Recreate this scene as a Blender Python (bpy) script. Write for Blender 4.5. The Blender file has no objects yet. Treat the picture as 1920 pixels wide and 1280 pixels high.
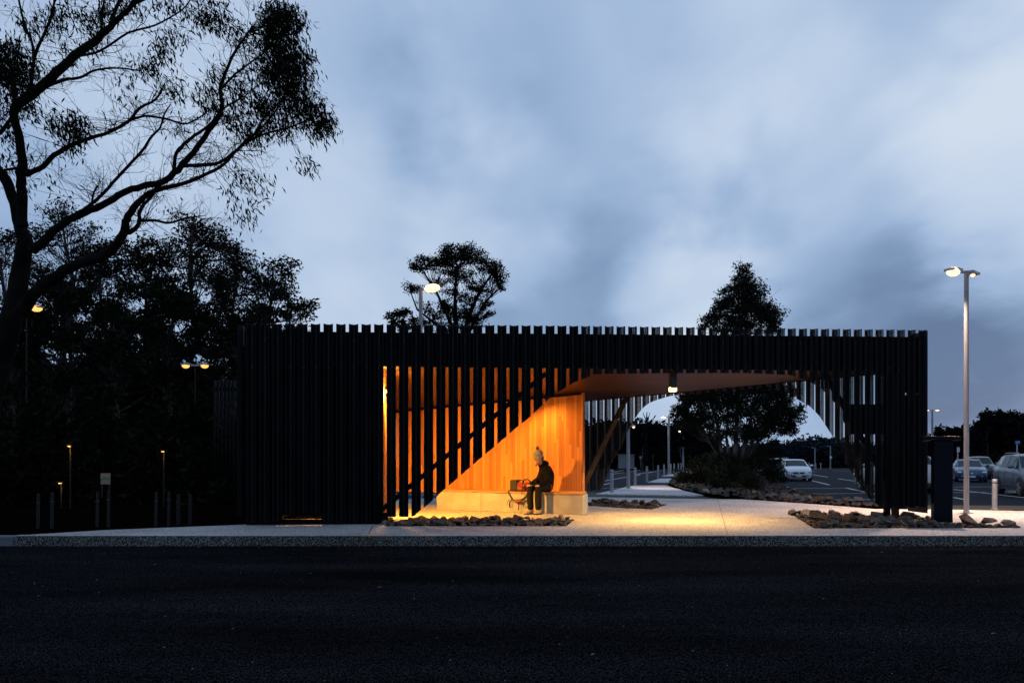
import bpy, bmesh, math, random
from mathutils import Vector, Matrix
R = math.radians
rnd = random.Random(7)
scn = bpy.context.scene
COL = scn.collection
F = 1493.0
def P(px, py, Y):
    return Vector(((px-960)/F*Y, Y, 1.3-(py-861)/F*Y))
def G(px, py, z):          # the place on a level plane at height z
    Y = F*(1.3-z)/(py-861)
    return Vector(((px-960)/F*Y, Y, z))
# ------------------------------------------------------------- materials
def mat(name, col, rough=.6, metal=0, var=0, scale=8, emit=None, estr=0, bump=0, bscale=40, spec=.5, col2=None, stretch=None):
    m = bpy.data.materials.new(name); m.use_nodes = True
    nt = m.node_tree; b = nt.nodes['Principled BSDF']
    b.inputs['Roughness'].default_value = rough
    b.inputs['Metallic'].default_value = metal
    b.inputs['Specular IOR Level'].default_value = spec
    c = (*col, 1); b.inputs['Base Color'].default_value = c
    tc = None
    if var or bump or col2:
        tc = nt.nodes.new('ShaderNodeTexCoord')
        mp = nt.nodes.new('ShaderNodeMapping'); nt.links.new(tc.outputs['Object'], mp.inputs[0])
        if stretch: mp.inputs['Scale'].default_value = stretch
    if var or col2:
        n = nt.nodes.new('ShaderNodeTexNoise'); n.inputs['Scale'].default_value = scale; n.inputs['Detail'].default_value = 6
        nt.links.new(mp.outputs[0], n.inputs['Vector'])
        r = nt.nodes.new('ShaderNodeValToRGB')
        r.color_ramp.elements[0].position = .35; r.color_ramp.elements[1].position = .65
        c2 = col2 if col2 else tuple(min(1, x*(1+var)) for x in col)
        c1 = col if col2 else tuple(x*(1-var) for x in col)
        r.color_ramp.elements[0].color = (*c1, 1); r.color_ramp.elements[1].color = (*c2, 1)
        nt.links.new(n.outputs['Fac'], r.inputs[0]); nt.links.new(r.outputs[0], b.inputs['Base Color'])
    if bump:
        n = nt.nodes.new('ShaderNodeTexNoise'); n.inputs['Scale'].default_value = bscale; n.inputs['Detail'].default_value = 4
        nt.links.new(mp.outputs[0], n.inputs['Vector'])
        bm_ = nt.nodes.new('ShaderNodeBump'); bm_.inputs['Strength'].default_value = bump; bm_.inputs['Distance'].default_value = .02
        nt.links.new(n.outputs['Fac'], bm_.inputs['Height']); nt.links.new(bm_.outputs[0], b.inputs['Normal'])
    if emit:
        b.inputs['Emission Color'].default_value = (*emit, 1); b.inputs['Emission Strength'].default_value = estr
    return m

def aggregate(name, lo, hi, sc, pos=(.35, .6), big=None, rough=.8, spec=.3, bump=.5, drift=(.72, 1.1), dst=(1, 1, 1)):
    """speckled stones: voronoi cell colours, with a broad tone drift"""
    m = bpy.data.materials.new(name); m.use_nodes = True
    nt = m.node_tree; b = nt.nodes['Principled BSDF']; L = nt.links.new
    tc = nt.nodes.new('ShaderNodeTexCoord')
    v = nt.nodes.new('ShaderNodeTexVoronoi'); v.inputs['Scale'].default_value = sc
    L(tc.outputs['Object'], v.inputs['Vector'])
    sp = nt.nodes.new('ShaderNodeSeparateColor'); L(v.outputs['Color'], sp.inputs[0])
    r = nt.nodes.new('ShaderNodeValToRGB'); e = r.color_ramp.elements
    e[0].position, e[1].position = pos; e[0].color = (*lo, 1); e[1].color = (*hi, 1)
    L(sp.outputs[0], r.inputs[0])
    n = nt.nodes.new('ShaderNodeTexNoise'); n.inputs['Scale'].default_value = .6; n.inputs['Detail'].default_value = 5
    dm = nt.nodes.new('ShaderNodeMapping'); dm.inputs['Scale'].default_value = dst; L(tc.outputs['Object'], dm.inputs[0]); L(dm.outputs[0], n.inputs['Vector'])
    mr = nt.nodes.new('ShaderNodeMapRange'); mr.inputs[1].default_value = .3; mr.inputs[2].default_value = .7
    mr.inputs[3].default_value = drift[0]; mr.inputs[4].default_value = drift[1]; L(n.outputs['Fac'], mr.inputs[0])
    mx = nt.nodes.new('ShaderNodeMix'); mx.data_type = 'RGBA'; mx.blend_type = 'MULTIPLY'; mx.inputs[0].default_value = 1
    L(r.outputs[0], mx.inputs[6]); L(mr.outputs[0], mx.inputs[7]); L(mx.outputs[2], b.inputs['Base Color'])
    b.inputs['Roughness'].default_value = rough; b.inputs['Specular IOR Level'].default_value = spec
    bp = nt.nodes.new('ShaderNodeBump'); bp.inputs['Strength'].default_value = bump; bp.inputs['Distance'].default_value = .01
    L(v.outputs['Distance'], bp.inputs['Height']); bp.invert = True; L(bp.outputs[0], b.inputs['Normal'])
    return m

def wood(name, c1, c2, bw, long_axis='z'):
    """boards: bw = board width; colour per board, with grain"""
    m = bpy.data.materials.new(name); m.use_nodes = True
    nt = m.node_tree; b = nt.nodes['Principled BSDF']; L = nt.links.new
    tc = nt.nodes.new('ShaderNodeTexCoord')
    sep = nt.nodes.new('ShaderNodeSeparateXYZ'); L(tc.outputs['Object'], sep.inputs[0])
    def math_(op, a, v=None, k=None):
        n = nt.nodes.new('ShaderNodeMath'); n.operation = op
        L(a, n.inputs[0])
        if v is not None: n.inputs[1].default_value = v
        if k is not None: L(k, n.inputs[1])
        return n.outputs[0]
    u = math_('DIVIDE', sep.outputs[0], bw)
    fl = math_('FLOOR', u); fr = math_('FRACT', u)
    w1 = nt.nodes.new('ShaderNodeTexWhiteNoise'); w1.noise_dimensions = '1D'; L(fl, w1.inputs['W'])
    zz = math_('ADD', math_('MULTIPLY', w1.outputs['Value'], 3.0), k=sep.outputs[2])
    zc = math_('FLOOR', math_('DIVIDE', zz, 1.35))
    idv = math_('ADD', math_('MULTIPLY', fl, 17.3), k=zc)
    w2 = nt.nodes.new('ShaderNodeTexWhiteNoise'); w2.noise_dimensions = '1D'; L(idv, w2.inputs['W'])
    mp = nt.nodes.new('ShaderNodeMapping'); mp.inputs['Scale'].default_value = (40, 40, 1.6); L(tc.outputs['Object'], mp.inputs[0])
    g = nt.nodes.new('ShaderNodeTexNoise'); g.inputs['Scale'].default_value = 1.0; g.inputs['Detail'].default_value = 6; g.inputs['Distortion'].default_value = .6
    L(mp.outputs[0], g.inputs['Vector'])
    f = math_('ADD', math_('MULTIPLY', w2.outputs['Value'], .75), k=math_('MULTIPLY', g.outputs['Fac'], .4))
    r = nt.nodes.new('ShaderNodeValToRGB'); e = r.color_ramp.elements
    e[0].position, e[1].position = .15, .95; e[0].color = (*c1, 1); e[1].color = (*c2, 1)
    L(f, r.inputs[0])
    edge = math_('LESS_THAN', math_('ABSOLUTE', math_('SUBTRACT', fr, .5)), .47)
    er = nt.nodes.new('ShaderNodeMapRange'); er.inputs[3].default_value = .35; er.inputs[4].default_value = 1; L(edge, er.inputs[0])
    mx = nt.nodes.new('ShaderNodeMix'); mx.data_type = 'RGBA'; mx.blend_type = 'MULTIPLY'; mx.inputs[0].default_value = 1
    L(r.outputs[0], mx.inputs[6]); L(er.outputs[0], mx.inputs[7]); L(mx.outputs[2], b.inputs['Base Color'])
    b.inputs['Roughness'].default_value = .55; b.inputs['Specular IOR Level'].default_value = .25
    bp = nt.nodes.new('ShaderNodeBump'); bp.inputs['Strength'].default_value = .4; bp.inputs['Distance'].default_value = .004
    L(edge, bp.inputs['Height']); L(bp.outputs[0], b.inputs['Normal'])
    return m

M = {}
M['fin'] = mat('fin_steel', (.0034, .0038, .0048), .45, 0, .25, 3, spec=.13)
M['fin_lit'] = mat('fin_steel_lit', (.018, .015, .013), .5, 0, .2, 3, spec=.25)  # browner copy of the fin steel, with the warm lamp light in its colour
M['beam'] = mat('beam_steel', (.002, .0023, .003), .6, 0, .2, 4, spec=.05)
M['perf'] = None
M['bolt'] = mat('bolt_zinc', (.5, .5, .52), .3, 1)
M['wood'] = wood('timber_boards', (.34, .105, .027), (.62, .245, .070), .062)
M['ply'] = mat('plywood', (.048, .018, .006), .38, 0, .5, 2, stretch=(.3, 3, 1), spec=.22)
M['conc'] = mat('cast_concrete', (.36, .35, .33), .8, 0, .14, 3, bump=.15, bscale=60, spec=.2)
M['seat'] = mat('seat_timber', (.42, .22, .09), .6, 0, .3, 3, stretch=(1, 8, 8), spec=.3)
M['pave'] = aggregate('exposed_aggregate', (.05, .045, .045), (.50, .47, .45), 60, (.02, .42), bump=.5)
M['kerb'] = aggregate('pebbled_kerb', (.005, .005, .005), (.34, .33, .31), 105, (.5, .95), bump=.9)
M['kerbc'] = mat('plain_kerb', (.10, .115, .14), .8, 0, .15, 4)
M['road'] = aggregate('asphalt_road', (.0018, .0021, .0030), (.044, .043, .047), 150, (.55, 1.0), rough=.9, spec=.0, bump=.8, drift=(.45, 1.5), dst=(.35, 1.6, 1))
M['lot'] = aggregate('asphalt_lot', (.004, .0055, .009), (.036, .04, .052), 40, (.35, 1.0), rough=.7, spec=.02, bump=.4, drift=(.4, 1.6), dst=(.15, 1.2, 1))
M['drive'] = aggregate('asphalt_drive', (.02, .018, .018), (.07, .065, .06), 70, (.3, .9))
M['path'] = aggregate('gravel_path', (.24, .22, .22), (.74, .68, .67), 40, (.05, .6))
M['soil'] = mat('dark_soil', (.003, .0024, .002), 1, 0, .6, 6, bump=.8, bscale=25, spec=0)
M['mulch'] = mat('bark_mulch', (.0028, .0022, .0018), 1, 0, .7, 14, bump=1, bscale=30, spec=0)
M['grass'] = mat('dry_grass', (.05, .035, .015), .9, 0, .5, 20)
M['line'] = mat('line_paint', (.62, .62, .60), .7, 0, .3, 9)
M['rock1'] = mat('rock_brown', (.025, .017, .012), .85, 0, .5, 7, bump=.6, bscale=18, col2=(.09, .055, .036))
M['rock2'] = mat('rock_grey', (.022, .021, .020), .85, 0, .5, 7, bump=.6, bscale=18, col2=(.13, .115, .10))
M['rock3'] = mat('rock_pale', (.22, .17, .13), .85, 0, .4, 7, bump=.6, bscale=18)
M['bark'] = mat('bark_dark', (.004, .0036, .0034), .9, 0, .6, 2.5, bump=1, bscale=14, col2=(.012, .010, .009), spec=.02)
M['barkp'] = mat('bark_pale', (.012, .010, .010), .85, 0, .5, 1.2, bump=.5, bscale=10, col2=(.10, .085, .08), spec=.1)
M['leaf'] = mat('leaf_dark', (.003, .0045, .003), 1, 0, .5, 1.5, col2=(.013, .017, .010), spec=.0)
M['leaf2'] = mat('leaf_olive', (.005, .007, .004), .8, 0, .5, 1.5, col2=(.020, .024, .015), spec=.06)
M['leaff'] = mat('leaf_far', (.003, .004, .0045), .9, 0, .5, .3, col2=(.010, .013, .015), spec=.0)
M['leaf_haze'] = mat('leaf_hazed', (.008, .013, .018), .9, 0, .5, .05, col2=(.022, .032, .042), spec=.0)  # bluer, lighter leaf colour with the distance haze painted in
M['shrub'] = mat('shrub_leaf', (.006, .007, .0035), .8, 0, .5, 1.5, col2=(.035, .028, .012), spec=.08)
M['galv'] = mat('galvanised', (.33, .34, .37), .4, .3, .15, 3)
M['pole'] = mat('pole_paint', (.24, .24, .26), .45, 0, .08, 2)
M['navy'] = mat('navy_panel', (.0025, .0035, .009), .45, 0, .2, 3, spec=.1)
M['black'] = mat('black_plastic', (.012, .012, .013), .5)
M['polew'] = mat('pole_dark', (.03, .028, .026), .7, 0, .2, 3, spec=.05)
M['stake'] = mat('weathered_stake', (.011, .010, .009), .9, 0, .4, 10)
M['glow'] = mat('lamp_glow', (1, .8, .5), .5, emit=(1, .60, .27), estr=2.6)
M['glows'] = mat('lamp_glow_amber', (1, .6, .2), .5, emit=(1, .62, .20), estr=5)
M['glowa'] = mat('lamp_glow_orange', (1, .6, .2), .5, emit=(1, .45, .10), estr=1.8)
M['glowd'] = mat('lamp_glow_dim', (1, .6, .2), .5, emit=(1, .75, .45), estr=9)
M['glass'] = mat('car_glass', (.008, .02, .022), .15, 0, spec=.28)
M['tyre'] = mat('tyre', (.012, .012, .012), .8)
M['rim'] = mat('alloy', (.5, .5, .52), .3, .8)
M['chrome'] = mat('chrome', (.7, .7, .72), .2, 1)
M['lens'] = mat('headlamp_lens', (.62, .66, .70), .15, 0, spec=.8)
M['red'] = mat('tail_lens', (.3, .02, .02), .25)
M['plate'] = mat('plate', (.7, .72, .75), .5)
M['plateb'] = mat('plate_text', (.03, .05, .16), .5)
M['signw'] = mat('sign_white', (.7, .7, .7), .5)
M['signb'] = mat('sign_blue', (.01, .14, .45), .5)
M['skin'] = mat('skin', (.34, .19, .13), .6)
M['coat'] = mat('coat_black', (.003, .0025, .004), .85, 0, .4, 20, bump=.3, bscale=30, spec=.15)
M['trous'] = mat('trousers_olive', (.012, .011, .009), .9, 0, .3, 30, spec=.1)
M['boot'] = mat('boot_tan', (.42, .28, .16), .8, 0, .3, 40)
M['hat'] = mat('knit_cream', (.34, .30, .23), .95, 0, .25, 90, bump=1, bscale=120)
M['pom'] = mat('pompom', (.18, .14, .11), 1, 0, .5, 60)
M['hair'] = mat('hair_brown', (.03, .015, .01), .7)
M['packr'] = mat('pack_red', (.20, .010, .008), .7, 0, .3, 20, bump=.4, bscale=25)
M['packd'] = mat('pack_dark', (.012, .011, .016), .7)
M['packo'] = mat('pack_orange', (.26, .04, .012), .7)
M['litter'] = mat('dry_twig', (.10, .09, .075), .9)

def perforated(name, col, keep):
    # sheet steel punched all over with fine holes: part of the light passes
    m = bpy.data.materials.new(name); m.use_nodes = True; nt = m.node_tree; b = nt.nodes['Principled BSDF']
    b.inputs['Base Color'].default_value = (*col, 1); b.inputs['Roughness'].default_value = .5; b.inputs['Specular IOR Level'].default_value = .15
    tc = nt.nodes.new('ShaderNodeTexCoord'); v = nt.nodes.new('ShaderNodeTexVoronoi'); v.inputs['Scale'].default_value = 260; v.inputs['Randomness'].default_value = .15
    nt.links.new(tc.outputs['Object'], v.inputs['Vector'])
    mr = nt.nodes.new('ShaderNodeMath'); mr.operation = 'GREATER_THAN'; mr.inputs[1].default_value = keep
    nt.links.new(v.outputs['Distance'], mr.inputs[0]); nt.links.new(mr.outputs[0], b.inputs['Alpha']); return m
M['perf'] = perforated('fin_perforated', (.006, .0065, .008), .42)
# ------------------------------------------------------------- mesh helpers
class MB:
    def __init__(s): s.v = []; s.f = []
    def add(s, vs, fs):
        o = len(s.v); s.v += [tuple(v) for v in vs]; s.f += [tuple(i+o for i in f) for f in fs]
    def box(s, c, size, rz=0, mt=None):
        x, y, z = (a/2 for a in size)
        vs = [Vector((a*x, b*y, d*z)) for a in (-1, 1) for b in (-1, 1) for d in (-1, 1)]
        m = Matrix.Rotation(rz, 3, 'Z') if mt is None else mt
        vs = [m @ v + Vector(c) for v in vs]
        s.add(vs, [(0, 1, 3, 2), (4, 6, 7, 5), (0, 4, 5, 1), (2, 3, 7, 6), (0, 2, 6, 4), (1, 5, 7, 3)])
    def bar(s, a, b, w, h):
        a = Vector(a); b = Vector(b); d = (b-a); L = d.length
        q = d.to_track_quat('X', 'Z').to_matrix()
        s.box((a+b)/2, (L, w, h), mt=q)
    def prism(s, pts, z0, z1):
        n = len(pts); f = lambda z, p: z(p) if callable(z) else z
        vs = [(p[0], p[1], f(z0, p)) for p in pts]+[(p[0], p[1], f(z1, p)) for p in pts]
        fs = [tuple(range(n-1, -1, -1)), tuple(range(n, 2*n))]+[(i, (i+1) % n, n+(i+1) % n, n+i) for i in range(n)]
        s.add(vs, fs)
    def tube(s, pts, rad, n=6, caps=True):
        pts = [Vector(p) for p in pts]; k = len(pts)
        if not hasattr(rad, '__len__'): rad = [rad]*k
        o = len(s.v); u = None
        for i, p in enumerate(pts):
            t = (pts[min(i+1, k-1)]-pts[max(i-1, 0)])
            if t.length < 1e-7: t = Vector((0, 0, 1))
            t.normalize()
            if u is None: u = t.orthogonal().normalized()
            else:
                u = u-t*u.dot(t)
                u = u.normalized() if u.length > 1e-5 else t.orthogonal().normalized()
            w = t.cross(u)
            for j in range(n):
                a = 2*math.pi*j/n
                s.v.append(tuple(p+(u*math.cos(a)+w*math.sin(a))*rad[i]))
        for i in range(k-1):
            for j in range(n):
                s.f.append((o+i*n+j, o+i*n+(j+1) % n, o+(i+1)*n+(j+1) % n, o+(i+1)*n+j))
        if caps:
            s.f.append(tuple(o+j for j in range(n-1, -1, -1))); s.f.append(tuple(o+(k-1)*n+j for j in range(n)))
    def ball(s, c, r, nu=12, nv=8, mt=None):
        if not hasattr(r, '__len__'): r = (r, r, r)
        o = len(s.v); m = mt or Matrix.Identity(3)
        for i in range(nv+1):
            t = math.pi*i/nv
            for j in range(nu):
                a = 2*math.pi*j/nu
                s.v.append(tuple(Vector(c)+m @ Vector((r[0]*math.sin(t)*math.cos(a), r[1]*math.sin(t)*math.sin(a), r[2]*math.cos(t)))))
        for i in range(nv):
            for j in range(nu):
                s.f.append((o+i*nu+j, o+(i+1)*nu+j, o+(i+1)*nu+(j+1) % nu, o+i*nu+(j+1) % nu))
    def build(s, name, m, parent=None, smooth=False, bevel=0):
        me = bpy.data.meshes.new(name); me.from_pydata(s.v, [], s.f); me.update()
        if smooth: me.polygons.foreach_set('use_smooth', [True]*len(me.polygons))
        me.materials.append(m)
        o = bpy.data.objects.new(name, me); COL.objects.link(o)
        if parent: o.parent = parent
        if bevel:
            b = o.modifiers.new('bevel', 'BEVEL'); b.width = bevel; b.segments = 2; b.limit_method = 'ANGLE'
        return o
def tag(o, label=None, cat=None, group=None, kind=None):
    if label: o['label'] = label
    if cat: o['category'] = cat
    if group: o['group'] = group
    if kind: o['kind'] = kind
    return o
def empty(name, loc=(0, 0, 0), rz=0):
    o = bpy.data.objects.new(name, None); o.location = loc; o.rotation_euler = (0, 0, rz); COL.objects.link(o)
    o.empty_display_size = .2
    return o
def dup(root, loc, rz=0, sc=None, label=None):
    c = root.copy(); COL.objects.link(c); c.location = loc; c.rotation_euler = (0, 0, rz)
    if sc: c.scale = sc if hasattr(sc, '__len__') else (sc, sc, sc)
    if label: c['label'] = label
    for ch in list(root.children):
        d = ch.copy(); COL.objects.link(d); d.parent = c
        for g in list(ch.children):
            e = g.copy(); COL.objects.link(e); e.parent = d
    return c
def sheet(name, pts, m, z=None, kind='structure', thick=0):
    b = MB(); n = len(pts)
    vs = [(p[0], p[1], (z if z is not None else p[2])) for p in pts]
    b.add(vs, [tuple(range(n))])
    me_o = b.build(name, m); me = me_o.data
    if me.polygons[0].normal.z < 0: me.flip_normals()
    if kind: me_o['kind'] = kind
    return me_o

# ------------------------------------------------------------- camera
cam = bpy.data.cameras.new('camera'); co = bpy.data.objects.new('camera', cam); COL.objects.link(co)
cam.sensor_width = 36; cam.lens = 36*F/1920; cam.shift_y = (861-640)/1920
cam.clip_end = 5000; cam.clip_start = .05
co.location = (0, 0, 1.3); co.rotation_euler = (R(90), 0, 0)
scn.camera = co

# ------------------------------------------------------------- sky
w = bpy.data.worlds.new('World'); scn.world = w; w.use_nodes = True
nt = w.node_tree; L = nt.links.new; N = nt.nodes.new
bg = nt.nodes['Background']
tc = N('ShaderNodeTexCoord')
def D(px, py): return Vector(((px-960)/F, 1, -(py-861)/F)).normalized()
def mth(op, a, b=None, c=None):
    n = N('ShaderNodeMath'); n.operation = op
    for i, x in enumerate((a, b, c)):
        if x is None: continue
        if isinstance(x, (int, float)): n.inputs[i].default_value = x
        else: L(x, n.inputs[i])
    return n.outputs[0]
# cloud layer: noise on a plane overhead, so that clouds flatten towards the horizon
sp = N('ShaderNodeSeparateXYZ'); L(tc.outputs['Generated'], sp.inputs[0])
den = mth('ADD', mth('ABSOLUTE', sp.outputs[2]), .32)
cb = N('ShaderNodeCombineXYZ'); L(mth('DIVIDE', sp.outputs[0], den), cb.inputs[0]); L(mth('DIVIDE', sp.outputs[1], den), cb.inputs[1])
def cloud(scale, rot, st, det, dist, off):
    mp = N('ShaderNodeMapping'); mp.inputs['Rotation'].default_value = (0, 0, R(rot)); mp.inputs['Scale'].default_value = st
    mp.inputs['Location'].default_value = off
    L(cb.outputs[0], mp.inputs[0])
    n = N('ShaderNodeTexNoise'); n.inputs['Scale'].default_value = scale; n.inputs['Detail'].default_value = det
    n.inputs['Roughness'].default_value = .5; n.inputs['Distortion'].default_value = dist; L(mp.outputs[0], n.inputs['Vector'])
    return mth('SUBTRACT', n.outputs['Fac'], .5)
c1 = cloud(1.5, 25, (1, .7, 1), 3, .15, (3.1, 1.7, 0))
c2 = cloud(3.6, 10, (1, .75, 1), 4, .2, (0, 5, 0))
c3 = cloud(9.0, 50, (1, .6, 1), 3, .2, (2, 2, 0))
val = mth('ADD', mth('ADD', mth('MULTIPLY', c1, .36), mth('MULTIPLY', c2, .26)), mth('MULTIPLY', c3, .11))
val = mth('ADD', val, .445)
BL = [  # px, py, radius deg, amount
 (1990, 280, 9, .42), (1800, 60, 16, .14), (1150, 0, 13, .20), (920, 400, 6, .16), (1285, 585, 5, .34), (1360, 545, 4, .10),
 (560, 300, 14, .10), (700, 480, 8, .16), (780, 210, 10, -.14), (1010, 520, 7, -.05), (1560, 560, 12, -.05), (1430, 450, 8, .08), (1830, 560, 9, -.16),
 (1200, 260, 12, -.08), (1620, 330, 8, .08), (1700, 640, 8, -.14), (1560, 800, 4, .12), (1240, 790, 6, .22), (1850, 740, 6, -.14), (650, 60, 10, .04), (420, 150, 12, .12), (60, 330, 12, .08)]
for px, py, rd, am in BL:
    dn = N('ShaderNodeVectorMath'); dn.operation = 'DOT_PRODUCT'; L(tc.outputs['Generated'], dn.inputs[0]); dn.inputs[1].default_value = D(px, py)
    # ragged edge so that the patches read as cloud
    dd = mth('ADD', dn.outputs['Value'], mth('MULTIPLY', c2, .035*(rd/10)**2))
    mr = N('ShaderNodeMapRange'); mr.interpolation_type = 'SMOOTHERSTEP'
    mr.inputs[1].default_value = math.cos(R(rd*1.35)); mr.inputs[2].default_value = 1.0; L(dd, mr.inputs[0])
    val = mth('ADD', val, mth('MULTIPLY', mr.outputs[0], am))
cr = N('ShaderNodeValToRGB'); e = cr.color_ramp.elements
e[0].position = 0.05; e[0].color = (.115, .185, .33, 1)
e[1].position = 1.0; e[1].color = (.62, .71, .84, 1)
for p_, c_ in ((.30, (.195, .30, .48)), (.50, (.325, .455, .67)), (.75, (.49, .605, .785))):
    q = e.new(p_); q.color = (*c_, 1)
L(val, cr.inputs[0])
sky = N('ShaderNodeTexSky'); sky.sky_type = 'NISHITA'; sky.sun_disc = False; sky.sun_elevation = R(3); sky.sun_rotation = R(60)
ad = N('ShaderNodeMix'); ad.data_type = 'RGBA'; ad.blend_type = 'ADD'; ad.inputs[0].default_value = .006
L(cr.outputs[0], ad.inputs[6]); L(sky.outputs[0], ad.inputs[7]); L(ad.outputs[2], bg.inputs[0])
bg.inputs[1].default_value = 1.0
sl = bpy.data.lights.new('sun', 'SUN'); sl.energy = .08; sl.angle = R(25); sl.color = (1, .9, .8)
so = bpy.data.objects.new('sun', sl); COL.objects.link(so); so.rotation_euler = (R(70), 0, R(60+180))
scn.view_settings.view_transform = 'Standard'; scn.view_settings.look = 'None'
scn.view_settings.exposure = 0; scn.view_settings.gamma = 1
scn.cycles.use_denoising = True; scn.cycles.max_bounces = 6
scn.cycles.sample_clamp_indirect = 4

def lamp(kind, loc, energy, color, size=.05, target=None, spot=120, blend=.6, parent=None):
    l = bpy.data.lights.new('light', kind); l.energy = energy; l.color = color; l.shadow_soft_size = size
    if kind == 'SPOT': l.spot_size = R(spot); l.spot_blend = blend
    o = bpy.data.objects.new('light', l); COL.objects.link(o); o.location = loc
    if target is not None:
        o.rotation_euler = (Vector(target)-Vector(loc)).to_track_quat('-Z', 'Y').to_euler()
    return o
AMB = (1, .45, .062)
# ------------------------------------------------------------- ground
sheet('ground', [(-900, -60, 0), (900, -60, 0), (900, 1500, 0), (-900, 1500, 0)], M['soil'], -.20)
b = MB(); b.box((0, -18.87, -.06), (240, 62.2, .12)); tag(b.build('road', M['road']), kind='structure')
KY = G(960, 1003, .15).y
xl = (36-960)/F*KY
def GP(*pts, z=.15): return [G(a, c, z) for a, c in pts]
# pavement: one slab, its top at .15
pv = [Vector((xl, KY+.02, .15)), Vector((14.5, KY+.02, .15))] + GP((1990, 957), (1920, 957), (1790, 955), (1640, 953.5), (1560, 947), (1440, 938.5), (1390, 935.5), (1250, 934), (1095, 931), (900, 931), (660, 938), (640, 975), (420, 984.5), (340, 987.5), (200, 993))
b = MB(); b.prism([(p.x, p.y) for p in pv], -.19, .15); tag(b.build('pavement', M['pave']), kind='structure')
# control joints scored across the pavement
for nm, a, c, z in (('a', (1346, 937), (1364, 1002), .15), ('b', (1096, 967), (1128, 950), .15), ('c', (700, 985), (690, 1002), .15)):
    p, q = G(*a, z), G(*c, z); d = (q-p).normalized().cross(Vector((0, 0, 1)))*.006
    o = sheet('pavement_joint', [p-d, q-d, q+d, p+d], M['black'], .1535)
# kerb with its pebbled face
b = MB(); b.prism([(xl, KY-.13), (20, KY-.13), (20, KY+.016), (xl, KY+.016)], -.05, .152)
tag(b.build('kerb', M['kerb'], bevel=.008), kind='structure')
KP = aggregate
b = MB(); b.prism([(-40, KY-.13), (xl-.01, KY-.13), (xl-.01, KY+.1), (-40, KY+.1)], -.05, .145)
tag(b.build('kerb', M['kerbc'], bevel=.02), kind='structure')
b = MB(); b.prism([(xl+.003, KY-.128), (20, KY-.128), (20, KY+.014), (xl+.003, KY+.014)], .1525, .1562)
tag(b.build('kerb_top', M['pave']), kind='structure')
for px in (700, 1364, 1868):
    q = G(px, 1003, .15); k = MB(); k.box((q.x, KY-.1315, .05), (.008, .004, .20)); tag(k.build('kerb_joint', M['black']), kind='structure')
# planted ground left of and behind the pavement
mul = [(-60, KY+.1), (xl, KY+.03)] + [(p.x, p.y-.0) for p in GP((200, 992.6), (340, 987.2), (420, 984.2), (640, 974.8), (660, 938))] + [(-6, 40), (-9, 70), (-60, 70)]
b = MB(); b.prism(mul, -.19, .10); tag(b.build('mulch_bed', M['mulch']), kind='structure')
# driveway and car park
LZ = -.15
def GL(*pts, z=LZ): return [G(a, c, z) for a, c in pts]
lot = [(-9, 20), (60, 14.5), (110, 60), (110, 132), (-40, 132)]
sheet('car_park', [(x, y, 0) for x, y in lot], M['lot'], LZ)
dr = GP((1085, 925.8), (1440, 932), (1460, 940), (1085, 932), z=-.13)
sheet('driveway', GL((1080, 922), (1300, 926.5), (1445, 931.5), (1470, 941), (1250, 937), (1080, 934), z=-.146), M['drive'], -.146)
# gravel paths between the bays
def path(*pts, z=-.10):
    b = MB(); g = GL(*pts, z=z); b.prism([(p.x, p.y) for p in g], z-.09, z); tag(b.build('path', M['path']), kind='structure')
path((1118, 925), (1160, 916), (1188, 909.5), (1248, 909), (1262, 914), (1290, 919.5), (1345, 927), (1300, 928.5), (1200, 926.5))
path((1214, 903.5), (1238, 896.5), (1275, 896.5), (1258, 903.8))
path((1240, 892), (1262, 888.5), (1292, 889), (1283, 892.3))
path((1262, 886.5), (1276, 884), (1305, 884), (1298, 886.8)); path((1276, 882.6), (1284, 880.8), (1312, 880.8), (1306, 882.8))
# parking lines
def line(a, c, w=.10, z=LZ+.004):
    p, q = G(*a, z), G(*c, z); d = (q-p).normalized().cross(Vector((0, 0, 1)))*w/2
    return [p-d, q-d, q+d, p+d]
LINES = [((1512, 898), (1555, 908.5)), ((1572, 897), (1640, 907)), ((1586, 914), (1640, 926)), ((1520, 888.5), (1552, 894)), ((1600, 889), (1660, 896)),
         ((1500, 881.5), (1530, 884)), ((1560, 881.5), (1640, 885)), ((1524, 925), (1660, 924)), ((1516, 937), (1680, 935.5)),
         ((1788, 917), (1930, 933.5)), ((1788, 932), (1812, 936.5)), ((1788, 912.5), (1862, 912)), ((1788, 923), (1850, 922.5)), ((1888, 920), (1914, 919.5)), ((1888, 922.8), (1914, 922)),
         ((1794, 898), (1812, 899)), ((1490, 915), (1590, 914.5)), ((1640, 893), (1740, 900)),
         ((1135, 901), (1176, 893.5)), ((1195, 888), (1222, 884)), ((1130, 881), (1165, 878)), ((1150, 888), (1170, 885.5)), ((1190, 891.5), (1200, 889.5)), ((1216, 886), (1250, 879.5)),
         ((1168, 880), (1190, 877.6)), ((1148, 885), (1170, 881)), ((1180, 884), (1200, 881)), ((1132, 908), (1150, 904)), ((1130, 915), (1180, 914.5)),
         ((1476, 912), (1542, 937))]
for a, c in LINES:
    o = sheet('parking_line', line(a, c, .14 if a[0] != 1476 else .09), M['line'])
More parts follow.
